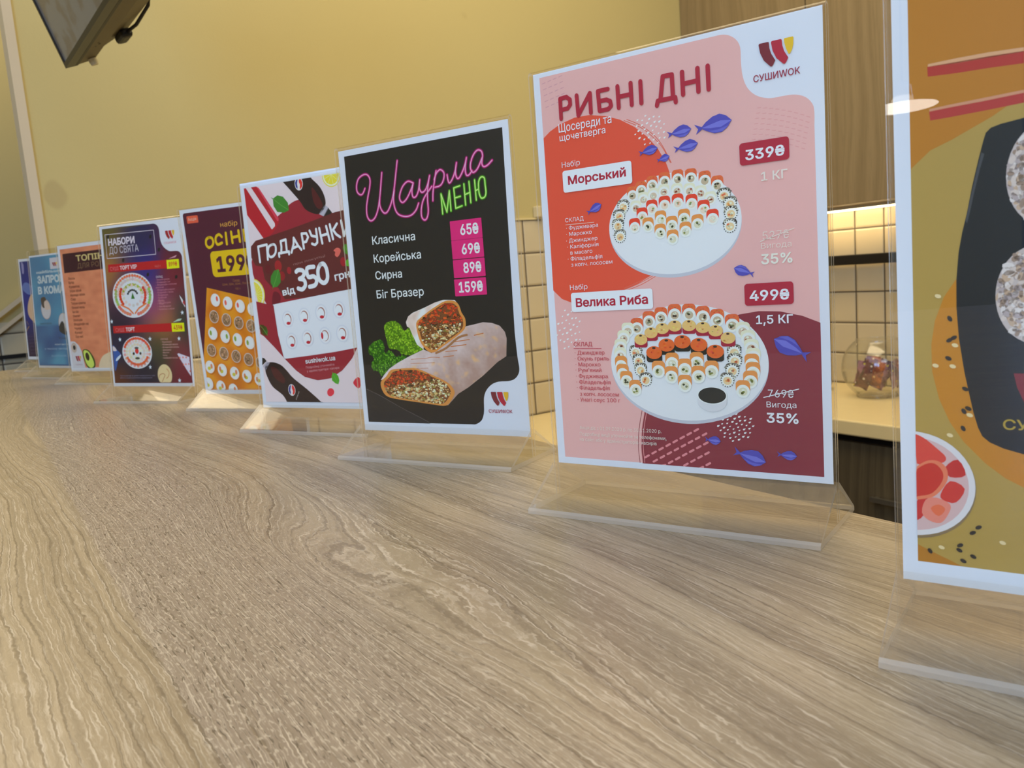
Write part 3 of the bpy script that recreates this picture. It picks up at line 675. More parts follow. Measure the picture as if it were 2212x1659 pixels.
def T(body, x0, y0, x1, y1, cap, c=WL, b=0., **k): s.text(body, (x0, y0), (x1, y1), cap, c, b, **k)
T('Щосереди та', 246, 903, 608, 845, 58, b=.004); T('щочетверга', 252, 962, 566, 915, 46, b=.004)
T('Набір', 266, 1143, 390, 1128, 38); T('Морський', 308, 1257, 705, 1208, 58, CR, .022)
T('СУШИWOK', 1577, 570, 1895, 512, 46, (140, 35, 70), .008)
# the logo is drawn upright in millimetres
def logo_mm(tl, tr, by, **k):
    a, b, c = s.mm(tl), s.mm(tr), s.mm(by); H0, f0 = s.H, s.fr; s.H = Matrix.Identity(3); s.frame(0, 0, 1); wlogo(s, (a[0], (a[1]+b[1])/2, b[0], c[1]), **k); s.H, s.fr = H0, f0
logo_mm((1612, 305), (1850, 262), (1700, 462))
T('339₴', 1520, 1097, 1787, 1062, 68, b=.02); T('1 КГ', 1628, 1238, 1808, 1218, 60, (226, 206, 216), .014)
T('СКЛАД', 287, 1515, 413, 1502, 28); s.stroke([(290, 1532), (482, 1515)], .3, (220, 190, 195))
for i, (t_, x1, y) in enumerate([('· Фудживара', 512, 1568), ('· Марокко', 468, 1610), ('· Джинджер', 507, 1655)]): T(t_, 293, y, x1, y-16, 26)
T('527₴', 1636, 1640, 1816, 1622, 56, (226, 200, 210)); s.stroke([(1620, 1650), (1850, 1560)], .45, (226, 200, 210))
at(A2)
for t_, x0, x1, y in [('· Каліфорнія', 292, 500, 52), ('в масаго', 312, 458, 90), ('· Філадельфія', 295, 525, 132), ('з копч. лососем', 317, 592, 170)]: T(t_, x0, y, x1, y-11, 26)
T('Вигода', 1580, 55, 1782, 42, 38, (226, 200, 210)); T('35%', 1580, 157, 1788, 147, 66, b=.02, c=(236, 214, 222))
T('Набір', 308, 325, 425, 322, 34); T('Велика Риба', 347, 437, 828, 420, 58, CR, .022)
T('499₴', 1503, 398, 1765, 388, 66, b=.02); T('1,5 КГ', 1545, 552, 1790, 548, 56, b=.014)
DP = (176, 60, 90)
T('СКЛАД', 330, 700, 452, 700, 28, DP); s.stroke([(330, 714), (513, 714)], .3, DP)
for t_, x0, x1, y in [('· Джинджер', 337, 535, 755), ('· Окунь гриль', 337, 565, 794), ('· Марокко', 342, 507, 833), ("· Рум'яний", 342, 513, 870), ('· Фудживара', 345, 555, 910), ('· Філадельфія', 347, 573, 949), ('· Філадельфія', 350, 567, 987), ('з копч. лососем', 370, 628, 1028), ('· Унагі соус 100 г', 355, 637, 1066)]: T(t_, x0, y, x1, y, 26, DP)
T('769₴', 1622, 1038, 1792, 1042, 50); s.stroke([(1593, 1040), (1825, 985)], .4, WL); T('Вигода', 1612, 1105, 1810, 1112, 38); T('35%', 1612, 1205, 1824, 1218, 64, b=.02)
for t_, x1, y in [('Акція діє з 01.09.2020 р. по 30.11.2020 р.', 912, 1250), ('Подробиці акції уточнюйте за телефонами,', 945, 1292), ('на сайті або у адміністраторів-касирів', 880, 1328)]: T(t_, 368, y, x1, y+33, 22, (238, 210, 222))
# ================= black shawarma menu
s = s3 = Sheet([(733, 327), (1094, 256), (1143, 948), (788.5, 929.5)], (196, 216, 250))
B1, B2, B3 = (720, 240, .217), (720, 590, .25918), (790, 630, .15670)
s.frame(0, 0, 1); BK = (27, 27, 30)
s.poly(px(B1, [(118, 450), (1668, 157)])+s.smooth(px(B2, [(1500, 500), (1522, 700), (1538, 800), (1530, 850), (1500, 890), (1450, 908), (1370, 912), (1310, 935), (1265, 985), (1245, 1050), (1246, 1150), (1240, 1200), (1222, 1242), (1180, 1270), (1150, 1271)]), 3)+px(B2, [(293, 1242)]), BK); s.up()
s.frame(*B2)
s.poly([(275, 960), (800, 1262), (293, 1242)], (36, 37, 42)); s.stroke([(278, 968), (400, 1030), (560, 1125), (700, 1200), (790, 1250)], .35, (88, 92, 104), smooth=3); s.up()
for k in range(16): s.ell(s.mm((rnd.uniform(320, 1150), rnd.uniform(1120, 1240))), .22, .18, (70, 72, 80), 6)
s.up(); s.frame(*B3)
# lettuce
def lettuce(P, dark, mid_, lt, n, seed):
    q = random.Random(seed); s.blob(P, dark, 3); s.up(); M_ = s.mms(P); xs_, ys_ = [p[0] for p in M_], [p[1] for p in M_]; k = 0
    for w in range(3):
        for i in range(n):
            x, y = q.uniform(min(xs_), max(xs_)), q.uniform(min(ys_), max(ys_)); r = False; j = len(M_)-1
            for a in range(len(M_)):
                if (M_[a][1] > y) != (M_[j][1] > y) and x < (M_[j][0]-M_[a][0])*(y-M_[a][1])/(M_[j][1]-M_[a][1])+M_[a][0]: r = not r
                j = a
            if not r: continue
            rr = q.uniform(.5, 1.5)*(1, .8, .5)[w]
            pts = [(x+math.cos(a)*rr*q.uniform(.5, 1.3), y+math.sin(a)*rr*q.uniform(.5, 1.3)) for a in (0, .9, 1.8, 2.7, 3.6, 4.5, 5.4)]
            s.poly(pts, lerp((dark, mid_, lt)[w], mid_, q.random()*.6), True)
        s.up()
lettuce([(250, 480), (300, 420), (370, 400), (430, 420), (480, 460), (530, 540), (600, 490), (660, 600), (720, 740), (790, 800), (640, 880), (520, 860), (420, 800), (320, 780), (280, 640)], (70, 120, 12), (118, 178, 28), (160, 210, 60), 170, 5)
lettuce([(40, 760), (120, 690), (200, 660), (250, 720), (260, 850), (340, 820), (420, 900), (530, 880), (560, 920), (440, 990), (360, 1040), (300, 1090), (220, 1170), (180, 1100), (90, 1060), (80, 980), (120, 920), (50, 850)], (30, 88, 14), (72, 140, 26), (120, 190, 60), 190, 6)
# wrap bodies, printed photo
def wrapc(x, y):
    n = nz(x, y, .11, 3)*.9+nz(x, y, .45, 7)*.35; t = (x*.62+y*.95-158)/72+n*.3
    c = lerp((212, 217, 240), (160, 140, 140), max(0, min(1, t)))
    return lerp(c, (212, 180, 130), max(0, nz(x, y, .22, 21)-.28)*1.6)
lw = [(205, 1222), (250, 1150), (320, 1065), (440, 980), (600, 890), (790, 800), (900, 850), (1050, 720), (1240, 610), (1370, 480), (1480, 455), (1600, 425), (1720, 435), (1830, 475), (1900, 560), (1925, 650), (1920, 900), (1800, 980), (1600, 1170), (1400, 1330), (1260, 1420), (1120, 1580), (700, 1300), (400, 1150)]
s.fill(lw, wrapc, .7); s.up()
for P, w in [([(620, 935), (800, 925), (900, 908), (1010, 914)], .35), ([(1060, 905), (1200, 888)], .5), ([(615, 992), (940, 985)], .3), ([(1090, 830), (1245, 818)], .5), ([(1160, 762), (1370, 735)], .6), ([(1210, 695), (1415, 665)], .55), ([(1480, 606), (1605, 578)], .6), ([(640, 1065), (850, 1060)], .25)]: s.stroke(P, w, (176, 108, 52), smooth=3)
s.stroke([(960, 850), (1100, 780), (1260, 640), (1380, 600)], 1.6, (150, 112, 80), smooth=3); s.up()
s.fill([(550, 420), (580, 340), (640, 290), (800, 220), (940, 150), (1060, 112), (1215, 115), (1260, 170), (1000, 300), (800, 500), (790, 800), (700, 730), (640, 600), (600, 500), (565, 480)], lambda x, y: lerp((220, 224, 242), (196, 188, 190), max(0, min(1, .3+nz(x, y, .2, 2)))), .7); s.up()
def filling(P, seed, n, rim=(196, 140, 74)):
    q = random.Random(seed); s.blob(P, rim, 3); s.up(); M_ = s.mms(P); cx, cy = sum(p[0] for p in M_)/len(M_), sum(p[1] for p in M_)/len(M_)
    In = [(cx+(x-cx)*.9, cy+(y-cy)*.9) for x, y in M_]; s.blob(In, (110, 70, 40), 3, True); s.up()
    xs_, ys_ = [p[0] for p in In], [p[1] for p in In]; x0, x1, y0, y1 = min(xs_), max(xs_), min(ys_), max(ys_)
    for w in range(4):
        for i in range(n):
            x, y = q.uniform(x0, x1), q.uniform(y0, y1); r = False; j = len(In)-1
            for a in range(len(In)):
                if (In[a][1] > y) != (In[j][1] > y) and x < (In[j][0]-In[a][0])*(y-In[a][1])/(In[j][1]-In[a][1])+In[a][0]: r = not r
                j = a
            if not r: continue
            tt = (y-y0)/(y1-y0)+.35*(x-x0)/(x1-x0) if seed == 1 else (y-y0)/(y1-y0)+.1
            pal = [(196, 62, 30), (216, 96, 40), (150, 48, 30), (60, 40, 24)] if tt < .55 else ([(206, 180, 130), (226, 210, 170), (180, 130, 80), (150, 150, 80), (238, 232, 212)] if tt > .72 or w % 2 else [(62, 58, 28), (176, 120, 70), (44, 32, 20), (120, 120, 60), (214, 190, 150)])
            rr = q.uniform(.5, 1.5)*(1.3, 1, .8, .5)[w]; an = q.uniform(0, 3.1)
            pts = [(x+math.cos(a+an)*rr*q.uniform(.4, 1.4), y+math.sin(a+an)*rr*.6*q.uniform(.5, 1.3)) for a in (0, 1.05, 2.1, 3.15, 4.2, 5.25)]
            s.poly(pts, q.choice(pal), True)
        s.up()
filling([(690, 430), (760, 350), (860, 270), (960, 200), (1080, 130), (1200, 125), (1270, 180), (1310, 290), (1360, 380), (1350, 520), (1200, 650), (1050, 760), (950, 835), (860, 830), (760, 720), (710, 580)], 2, 170)
filling([(205, 1250), (280, 1170), (340, 1085), (450, 1065), (640, 1055), (760, 1085), (900, 1150), (1050, 1220), (1150, 1290), (1215, 1390), (1180, 1490), (1100, 1580), (950, 1570), (700, 1530), (450, 1490), (300, 1450), (230, 1370)], 1, 280)
# neon script
s.frame(*B1)
scr = [[(325, 765), (305, 815), (280, 828), (250, 800), (243, 740), (262, 670), (310, 630), (350, 632), (375, 680), (370, 760), (352, 860), (340, 960), (348, 1045), (380, 1087), (420, 1060), (450, 980), (468, 870), (480, 740), (490, 608)], [(470, 860), (470, 930), (490, 985), (520, 1012), (552, 985), (585, 900), (608, 790), (625, 640), (641, 490)], [(612, 780), (604, 880), (620, 970), (655, 1025), (720, 1045), (780, 1030), (825, 980), (850, 912)],
       [(798, 712), (745, 695), (695, 745), (665, 830), (668, 880), (695, 905), (735, 865), (775, 780), (798, 712)], [(798, 712), (785, 790), (795, 850), (825, 845), (850, 780), (862, 680)], [(862, 680), (858, 760), (878, 803), (910, 790), (938, 730), (958, 638)], [(958, 638), (940, 760), (938, 880), (945, 990), (932, 1060), (906, 1080), (880, 1045), (878, 960), (905, 860), (980, 745)],
       [(1022, 590), (1005, 700), (992, 800), (990, 888)], [(1003, 680), (1025, 615), (1062, 580), (1098, 610), (1096, 675), (1065, 735), (1010, 755)], [(1130, 630), (1142, 695), (1158, 710), (1185, 665), (1210, 590), (1222, 510)], [(1222, 510), (1212, 600), (1225, 660), (1250, 660), (1285, 590), (1308, 520), (1320, 460)], [(1320, 460), (1308, 560), (1318, 630), (1345, 632), (1375, 590)],
       [(1480, 445), (1468, 398), (1430, 385), (1390, 430), (1362, 510), (1362, 575), (1388, 607), (1425, 575), (1458, 505), (1480, 445)], [(1478, 450), (1472, 520), (1492, 550), (1530, 532), (1572, 486)]]
men = [[(1086, 1020), (1070, 822), (1128, 1002), (1152, 790), (1168, 990)], [(1255, 740), (1195, 762), (1215, 965), (1277, 940)], [(1205, 862), (1260, 845)], [(1295, 722), (1312, 932)], [(1345, 698), (1363, 908)], [(1303, 830), (1355, 805)], [(1400, 682), (1417, 884)], [(1408, 790), (1440, 772)]]
ju = [(1440, 772), (1440, 700), (1462, 655), (1495, 662), (1504, 730), (1512, 810), (1498, 853), (1466, 862), (1446, 820), (1440, 772)]
for w, c, c2 in ((2.9, (62, 18, 52), (32, 56, 22)), (2.1, (122, 28, 98), (48, 108, 26)), (1.35, (216, 44, 156), (96, 208, 44)), (.45, (252, 186, 236), (206, 250, 170))):
    for st in scr: s.stroke(st, w, c, smooth=5)
    for st in men: s.stroke(st, w, c2)
    s.stroke(ju, w, c2, smooth=4); s.up()
MG = (198, 30, 126)
for a, b in [((1155, 1095), (1480, 1255)), ((1170, 1290), (1495, 1448))]: s.tag(a, b, .5, MG)
s.tag((1185, 1483), (1510, 1640), .5, MG)
s.frame(*B2); s.tag((1002, 52), (1275, 178), .5, MG); s.up(); s.frame(*B1)
T('65₴', 1262, 1230, 1440, 1208, 105, b=.02); T('69₴', 1276, 1422, 1455, 1402, 102, b=.02); T('89₴', 1293, 1608, 1468, 1590, 102, b=.02)
T('Класична', 398, 1325, 818, 1290, 82, b=.006); T('Корейська', 412, 1505, 875, 1465, 82, b=.006)
s.frame(*B2); T('Сирна', 358, 50, 576, 38, 68, b=.006); T('Біг Бразер', 368, 208, 755, 186, 68, b=.006); T('159₴', 1045, 160, 1242, 150, 86, b=.02)
T('СУШИWOK', 1288, 1172, 1484, 1176, 28, (150, 50, 85), .006); logo_mm((1303, 998), (1447, 998), (1370, 1115))
# ================= gift menu
s = s4 = Sheet([(518, 397.4), (787.5, 352), (835.5, 885), (569.2, 881.5)], (200, 215, 245))
C1, C2 = (500, 350, .18083), (500, 640, .18692); LP = (226, 205, 226)
s.frame(0, 0, 1); a, b = s.mm((527, 407)), s.mm((575.7, 869)); s.cb = ((a[0]+b[0])/2, a[1], 148-(a[0]+b[0])/2, b[1])
s.poly([(s.cb[0], s.cb[1]), (s.cb[2], s.cb[1]), (s.cb[2], s.cb[3]), (s.cb[0], s.cb[3])], LP, True); s.up()
s.frame(*C1)
s.blob([(390, 930), (530, 680), (620, 590), (700, 500), (800, 450), (900, 460), (1060, 500), (1250, 620), (1700, 560), (1750, 1900), (560, 1900), (420, 1700), (250, 1330), (250, 1150)], (142, 36, 56), 4); s.up()
# drinking tin, bottle, lemon, leaves
s.poly([(150, 312), (300, 290), (560, 670), (570, 720), (500, 840), (400, 935), (190, 630)], (168, 28, 48)); s.up()
s.poly([(175, 312), (235, 300), (520, 730), (522, 765), (485, 806)], LP); s.poly([(300, 292), (330, 310), (565, 670), (565, 700), (548, 705)], (196, 60, 90)); s.up()
BT = (38, 26, 32)
s.blob([(620, 240), (600, 190), (900, 150), (960, 200), (1050, 290), (1100, 380), (1125, 480), (1105, 560), (1050, 620), (970, 610), (880, 560), (820, 470), (700, 330)], BT, 4); s.poly([(1115, 508), (1165, 550), (1105, 650), (1045, 620)], (168, 172, 200)); s.poly([(1155, 545), (1200, 600), (1150, 690), (1098, 650)], (30, 34, 38)); s.up()
s.blob([(960, 300), (1050, 420), (1090, 520), (1040, 560), (980, 470)], (78, 26, 34), 4); s.up()
def cola(c, r, a=0):
    s.ell(c, r*.86, r*1.05, (214, 214, 232), 26); s.up(); q = math.radians(a); f = lambda p: (c[0]+p[0]*math.cos(q)*r*.8-p[1]*math.sin(q)*r, c[1]+p[0]*math.sin(q)*r*.8+p[1]*math.cos(q)*r)
    s.poly([f(p) for p in [(-.1, -.95), (-.6, -.75), (-.95, -.2), (-.9, .35), (-.5, .8), (-.35, .5), (-.45, 0), (-.25, -.5)]], (48, 62, 150), True); s.poly([f(p) for p in [(.15, -.95), (.65, -.7), (.95, -.1), (.85, .5), (.3, .92), (.15, .7), (.3, .2), (.05, -.3)]], (206, 44, 44), True); s.up()
cola(s.mm((805, 258)), 5.6)
def lemon(c, r, a0=0, a1=360):
    s.ell(c, r, r, (226, 206, 90), 30, 0, a0, a1); s.up(); s.ell(c, r*.92, r*.92, (236, 236, 214), 30, 0, a0, a1); s.up()
    s.ell(c, r*.8, r*.8, (226, 206, 66), 30, 0, a0, a1); s.up()
    for k in range(9):
        q = math.radians(a0+(a1-a0)*k/9); s.stroke([c, (c[0]+math.cos(q)*r*.8, c[1]+math.sin(q)*r*.8)], .35, (236, 230, 170), True)
    s.up()
lemon(s.mm((1190, 150)), 10.5); 
def leaf(a, b, k=.45, c=(58, 128, 50), c2=(100, 168, 80)):
    A, B = s.mm(a), s.mm(b); L = math.hypot(B[0]-A[0], B[1]-A[1]); ux, uy = (B[0]-A[0])/L, (B[1]-A[1])/L; f = lambda p, q: (A[0]+ux*p*L-uy*q*L*k, A[1]+uy*p*L+ux*q*L*k)
    s.poly([f(-.15, 0), f(0, .04), f(.15, .4), (f(.45, .6)), f(.8, .35), f(1, 0), f(.8, -.4), f(.45, -.55), f(.15, -.4), f(0, -.04)], c, True); s.up(); s.stroke([f(0, 0), f(.5, .04), f(.95, 0)], .4, c2, True); s.up()
leaf((500, 440), (690, 575), .62)
# maroon shape behind the headline
MR = (92, 38, 44)
s.poly([(235, 1010), (290, 940), (370, 915), (700, 800), (1000, 690), (1230, 600), (1330, 575), (1400, 600), (1500, 1560), (640, 1640), (560, 1500), (480, 1490), (400, 1400), (370, 1250), (290, 1235), (240, 1140)], MR); s.up()
for x, y, r, c in [(560, 1240, 5.2, (150, 34, 46)), (605, 1360, 4.3, (140, 30, 44)), (690, 1295, 3.2, (150, 34, 50)), (1335, 1190, 4, (150, 26, 44)), (440, 1280, 4.5, (96, 26, 40))]: s.ell(s.mm((x, y)), r*.85, r, c, 16)
s.blob([(1220, 1055), (1260, 1022), (1300, 1040), (1300, 1085), (1265, 1135), (1235, 1110), (1240, 1075)], (232, 104, 100), 3); s.blob([(500, 1560), (560, 1560), (590, 1630), (550, 1740), (490, 1720)], (104, 24, 46), 3); s.up()
leaf((500, 1495), (565, 1280), .62); leaf((1340, 985), (1420, 1110), .6, (66, 140, 44)); leaf((1370, 1235), (1420, 1160), .7, (88, 180, 50)); lemon(s.mm((262, 1585)), 15, -78, 62)
WW = (224, 230, 248); I4 = math.radians(-14)
# hand-drawn headline letters
for st in [[(345, 1195), (322, 1010), (425, 985), (438, 1165)], [(490, 985), (450, 1010), (440, 1080), (462, 1130), (500, 1125), (530, 1080), (532, 1015), (515, 985), (490, 985)], [(575, 1130), (570, 1090), (690, 1068), (692, 1100)], [(598, 1088), (600, 1010), (590, 945), (650, 925), (665, 1070)], [(720, 1080), (745, 980), (745, 905), (800, 1000), (838, 1045)], [(735, 1030), (800, 1000)], [(868, 1030), (840, 855), (895, 850), (918, 895), (895, 950), (862, 958)], [(935, 820), (960, 880), (1010, 890)], [(1012, 800), (1025, 900), (1028, 960), (1000, 990), (965, 975)], [(1088, 970), (1050, 790)], [(1175, 940), (1132, 765)], [(1070, 880), (1155, 855)], [(1215, 920), (1175, 745)], [(1260, 735), (1215, 810), (1250, 860), (1300, 895)], [(1310, 700), (1345, 880), (1400, 690), (1440, 870)]]:
    s.stroke(st, 2.3, WW, smooth=3 if len(st) > 6 else 0)
T('при покупці', 745, 1235, 1120, 1130, 26, (150, 112, 118), rot=1)
for st in [[(775, 1310), (800, 1290), (850, 1295), (870, 1330), (850, 1375), (815, 1395)], [(815, 1395), (870, 1410), (885, 1470), (850, 1520), (800, 1510)], [(985, 1250), (905, 1270), (920, 1370), (985, 1365), (1020, 1410), (1000, 1470), (935, 1490)], [(1060, 1225), (1035, 1290), (1045, 1390), (1090, 1440), (1130, 1430), (1150, 1370), (1135, 1270), (1100, 1215), (1060, 1225)]]: s.stroke(st, 3.9, WW, smooth=4)
T('від', 618, 1595, 765, 1562, 82, WW, .02, rot=1); T('грн', 1240, 1415, 1420, 1370, 92, WW, .02, rot=1)
s.frame(*C2)
# plate with eight rolls
s.poly(s.smooth([s.mm(p) for p in [(490, 110), (520, 88), (950, 0), (1370, -82), (1395, -70), (1400, 0), (1430, 300), (1460, 590), (1300, 625), (900, 685), (640, 722), (610, 715), (590, 690), (540, 440), (500, 200)]], 2, True), (206, 220, 245), True); s.up()
s.poly([(610, 728), (900, 690), (1200, 645), (1455, 592), (1395, 720), (1280, 860), (1150, 950), (1000, 975), (850, 935), (730, 850)], (142, 36, 56))
s.up()
for x, y, k in [(655, 265, 0), (845, 230, 1), (1040, 190, 2), (1245, 155, 3), (700, 520, 0), (885, 485, 2), (1085, 455, 4), (1285, 430, 3)]:
    c = s.mm((x, y)); s.ell(c, 7.2, 7.8, (196, 210, 238), 22); s.up(); s.ell(c, 6, 6.6, (212, 222, 246), 22); s.up(); s.ell(c, 4.3, 5.0, (150, 96, 80), 18); s.up(); s.ell((c[0]-.5, c[1]+.3), 3.9, 4.4, (222, 228, 248), 18); s.up()
    s.ell((c[0]+(.3 if k < 4 else -3.4), c[1]+(3.8 if k < 4 else 0)), 2.6 if k < 4 else 1.4, 1.5 if k < 4 else 3.2, (176, 34, 56), 9); s.up()
s.poly([(290, 60), (340, 440), (380, 470), (640, 745), (610, 720), (540, 440), (490, 110)], (142, 36, 56)); 
leaf((420, 450), (330, 330), .6); s.frame(*C2)
s.poly([(340, 438), (380, 465), (500, 590), (620, 725), (750, 860), (850, 935), (1000, 976), (1150, 955), (1290, 860), (1400, 715), (1455, 596), (1620, 560), (1620, 1300), (330, 1300)], LP); s.up()
s.blob([(400, 790), (440, 768), (500, 768), (580, 800), (650, 870), (720, 950), (880, 1080), (1040, 1225), (1100, 1300), (720, 1290), (600, 1150), (480, 1050), (420, 940), (395, 860)], BT, 4); s.poly([(360, 712), (385, 720), (410, 752), (372, 790), (340, 800)], (30, 32, 36)); s.poly([(410, 752), (445, 775), (400, 865), (370, 812)], (168, 172, 200)); s.up()
s.blob([(460, 820), (540, 850), (620, 960), (600, 1010), (500, 940)], (70, 26, 32), 4); s.up(); cola(s.mm((702, 1088)), 5.2); T('pepsi', 755, 1200, 790, 1110, 26, (190, 190, 205), rot=1)
leaf((1175, 890), (1240, 1020), .65, (70, 160, 40)); s.blob([(1115, 1090), (1150, 1065), (1185, 1085), (1188, 1130), (1150, 1160), (1115, 1140)], (212, 50, 76), 3); s.blob([(1425, 970), (1460, 937), (1492, 960), (1492, 1045), (1460, 1062), (1412, 1010)], (196, 34, 66), 3); s.up()
T('sushiwok.ua', 862, 780, 1205, 738, 52, WW, .014); T('Подробиці уточнюйте', 868, 838, 1195, 800, 26, (206, 150, 170)); T('у адміністратора-касира', 878, 882, 1250, 838, 26, (206, 150, 170))
# ================= autumn set
s = s5 = Sheet([(386, 454), (607, 425.3), (662.5, 851), (447, 850.5)], (205, 215, 240))
D = (200, 440, .27737); s.frame(*D); a, b = s.mm((700, 75)), s.mm((905, 1450)); s.cb = ((a[0]+b[0])/2, a[1], 148-(a[0]+b[0])/2, b[1]); AU = (78, 26, 52)
s.rrect(s.cb[0], s.cb[1], s.cb[2], s.cb[3], 3, AU); s.up()
def orc(x, y): return lerp((222, 146, 34), (196, 112, 26), max(0, min(1, .4+nz(x, y, .05, 4)*1.4)))
s.fill([(890, 655), (1225, 735), (1500, 800), (1520, 1450), (880, 1450), (870, 1200)], orc, 1.4); s.up()
s.tag((728, 98), (824, 145), 1.2, (226, 92, 70)); s.up(); T('Акція', 742, 134, 806, 126, 24, (240, 190, 180)); T('набір', 996, 182, 1128, 165, 40, (214, 160, 70))
YL = (232, 184, 24)
for st in [[(905, 262), (885, 280), (884, 318), (905, 342), (930, 330), (940, 300), (928, 268), (905, 262)], [(1005, 258), (985, 240), (962, 255), (958, 290), (975, 318), (1008, 305)], [(1036, 228), (1046, 315)], [(1078, 220), (1090, 305)], [(1135, 210), (1148, 296)], [(1084, 265), (1140, 252)], [(1175, 205), (1188, 288)]]: s.stroke(st, 3.0, YL, smooth=4 if len(st) > 4 else 0)
A_ = s.mm((912, 375)); s.rrect(A_[0], A_[1], 132, s.mm((940, 575))[1], 5, YL); s.up()
T('199₴', 975, 530, 1280, 500, 118, AU, .03)
T('Склад:', 1095, 610, 1150, 606, 20, (150, 100, 60)); T('Шик, Шік, Шик, Лосось', 1015, 640, 1240, 620, 18, (150, 100, 60)); T('980 г', 1115, 672, 1155, 668, 16, (150, 100, 60))
for r in range(7):
    for k in range(5):
        x = 958+k*96-r*9-(r > 3)*2; y = 752+r*134+(k)*24-r*4
        if r == 6: y += 6
        c = s.mm((x, y)); q = rnd.random
        kind = (0, 1, 2, 1, 3, 3, 0)[r]; s.ell((c[0]+1.2, c[1]+1.5), 7.2, 7.6, (190, 110, 24), 16); s.up(); s.ell(c, 7, 7.4, (222, 220, 232) if kind != 1 else (196, 186, 186), 18); s.up()
        if kind == 1:
            s.ell(c, 6.1, 6.5, (150, 118, 92), 14); s.up()
            for j in range(16): s.ell((c[0]+rnd.uniform(-4, 4), c[1]+rnd.uniform(-4.4, 4.4)), 1.2, .8, rnd.choice([(110, 82, 60), (176, 146, 116), (198, 160, 130), (92, 84, 56)]), 6, rnd.uniform(0, 180))
        else:
            s.ell(c, 4.6, 5, (240, 236, 240), 14); s.up(); s.ell((c[0]+rnd.choice((-3, 2.6)), c[1]-1.5*q()), 1.7, 3, {0: (214, 96, 84), 2: (130, 160, 60), 3: (206, 130, 90)}[kind], 9)
            if kind == 3: s.ell((c[0]-1.2, c[1]+1.6), 2.6, 2.2, (196, 190, 70), 9)
        s.up()
# ================= party sets
s = s6 = Sheet([(214, 490.8), (390.7, 468.5), (421, 834.3), (246, 834.3)], (205, 205, 225))
F1, F2 = (210, 480, .10848), (225, 650, .11453); s.frame(0, 0, 1)
P6 = px(F1, [(92, 145), (500, 90), (900, 50)])+s.smooth(px(F1, [(1060, 36), (1130, 30), (1190, 60), (1225, 120), (1240, 200), (1255, 330), (1290, 440), (1350, 520), (1440, 575), (1520, 575), (1590, 572), (1650, 600), (1690, 680), (1694, 760)]), 3)+px(F2, [(1668, 1548), (205, 1550)])
def party(x, y):
    u, v = x/148, y/210
    pts = [((.05, .03), (92, 84, 40)), ((.5, .1), (34, 36, 76)), ((.55, .28), (30, 36, 140)), ((.05, .3), (176, 120, 50)), ((.85, .3), (128, 26, 38)), ((.95, .2), (70, 30, 50)), ((.2, .42), (86, 36, 84)), ((.62, .5), (150, 60, 130)), ((.15, .6), (34, 24, 44)), ((.7, .62), (190, 120, 54)), ((.97, .62), (24, 50, 48)), ((.65, .78), (46, 70, 40)), ((.85, .82), (134, 44, 66)), ((.1, .75), (26, 30, 66)), ((.45, .92), (30, 28, 52)), ((.9, .97), (112, 28, 44)), ((.03, .97), (100, 50, 30))]
    W_ = 0; c = [0, 0, 0]
    for (a, b), k in pts:
        w = 1/(((u-a)**2+(v-b)**2*1.7)**1.5+.0025); W_ += w
        for i in range(3): c[i] += k[i]*w
    return tuple(x_/W_ for x_ in c)
s.fill(P6, party, 2.0); s.up(); s.frame(*F1); s.cb = (5, 5, 143, 205)
RD = (176, 26, 36); LW = (214, 200, 220)
for P in ([(155, 255), (1125, 158), (1170, 640), (200, 730), (155, 255)],): s.stroke(P, .7, LW)
T('НАБОРИ', 225, 470, 752, 425, 135, LW, .028); T('ДО СВЯТА', 245, 640, 830, 588, 140, (190, 180, 200), 0)
for k in range(6): s.ell(s.mm([(215, 295), (1060, 290), (1230, 550), (520, 760), (1010, 1045), (1575, 1090)][k]), 2.2, 2.8, (30, 28, 34), 8, 40)
s.poly([(215, 850), (1390, 750), (1395, 920), (222, 1005)], RD); s.up(); s.tag((1380, 755), (1640, 912), .3, (238, 214, 20)); s.up(); T('899₴', 1428, 880, 1595, 868, 84, (190, 50, 40), .02); T('СУШІ', 262, 972, 430, 958, 76, (206, 110, 120)); T('ТОРТ VIP', 455, 950, 795, 930, 78, (226, 190, 200), .03); T('960 г', 1150, 905, 1270, 895, 46, (200, 110, 110))
s.poly([(1420, 730), (1590, 650), (1560, 700)], (200, 140, 160)); T('СКЛАД', 1175, 1115, 1305, 1100, 40, LW)
for k, (t_, x1) in enumerate([('- Зелений дракон', 1440), ('- Філадельфія Сан', 1455), ('- Філадельфія з лососем', 1585), ('класичні', 1325), ('- Філадельфія в масаго', 1550), ('- Філадельфія з лосось', 1520), ('- Філадельфія', 1410), ('- Каліфорнія', 1385), ('- Єбі рол', 1320), ('- Рол з вугрем', 1465)]): T(t_, 1160+k*4, 1168+k*51, x1, 1152+k*51, 34, (196, 120, 140))
logo_mm((1352, 172), (1535, 155), (1440, 338), cols=((150, 30, 36), (176, 30, 44), (232, 170, 30))); T('СУШИWOK', 1335, 440, 1582, 420, 44, (206, 140, 160), .01)
s.up()
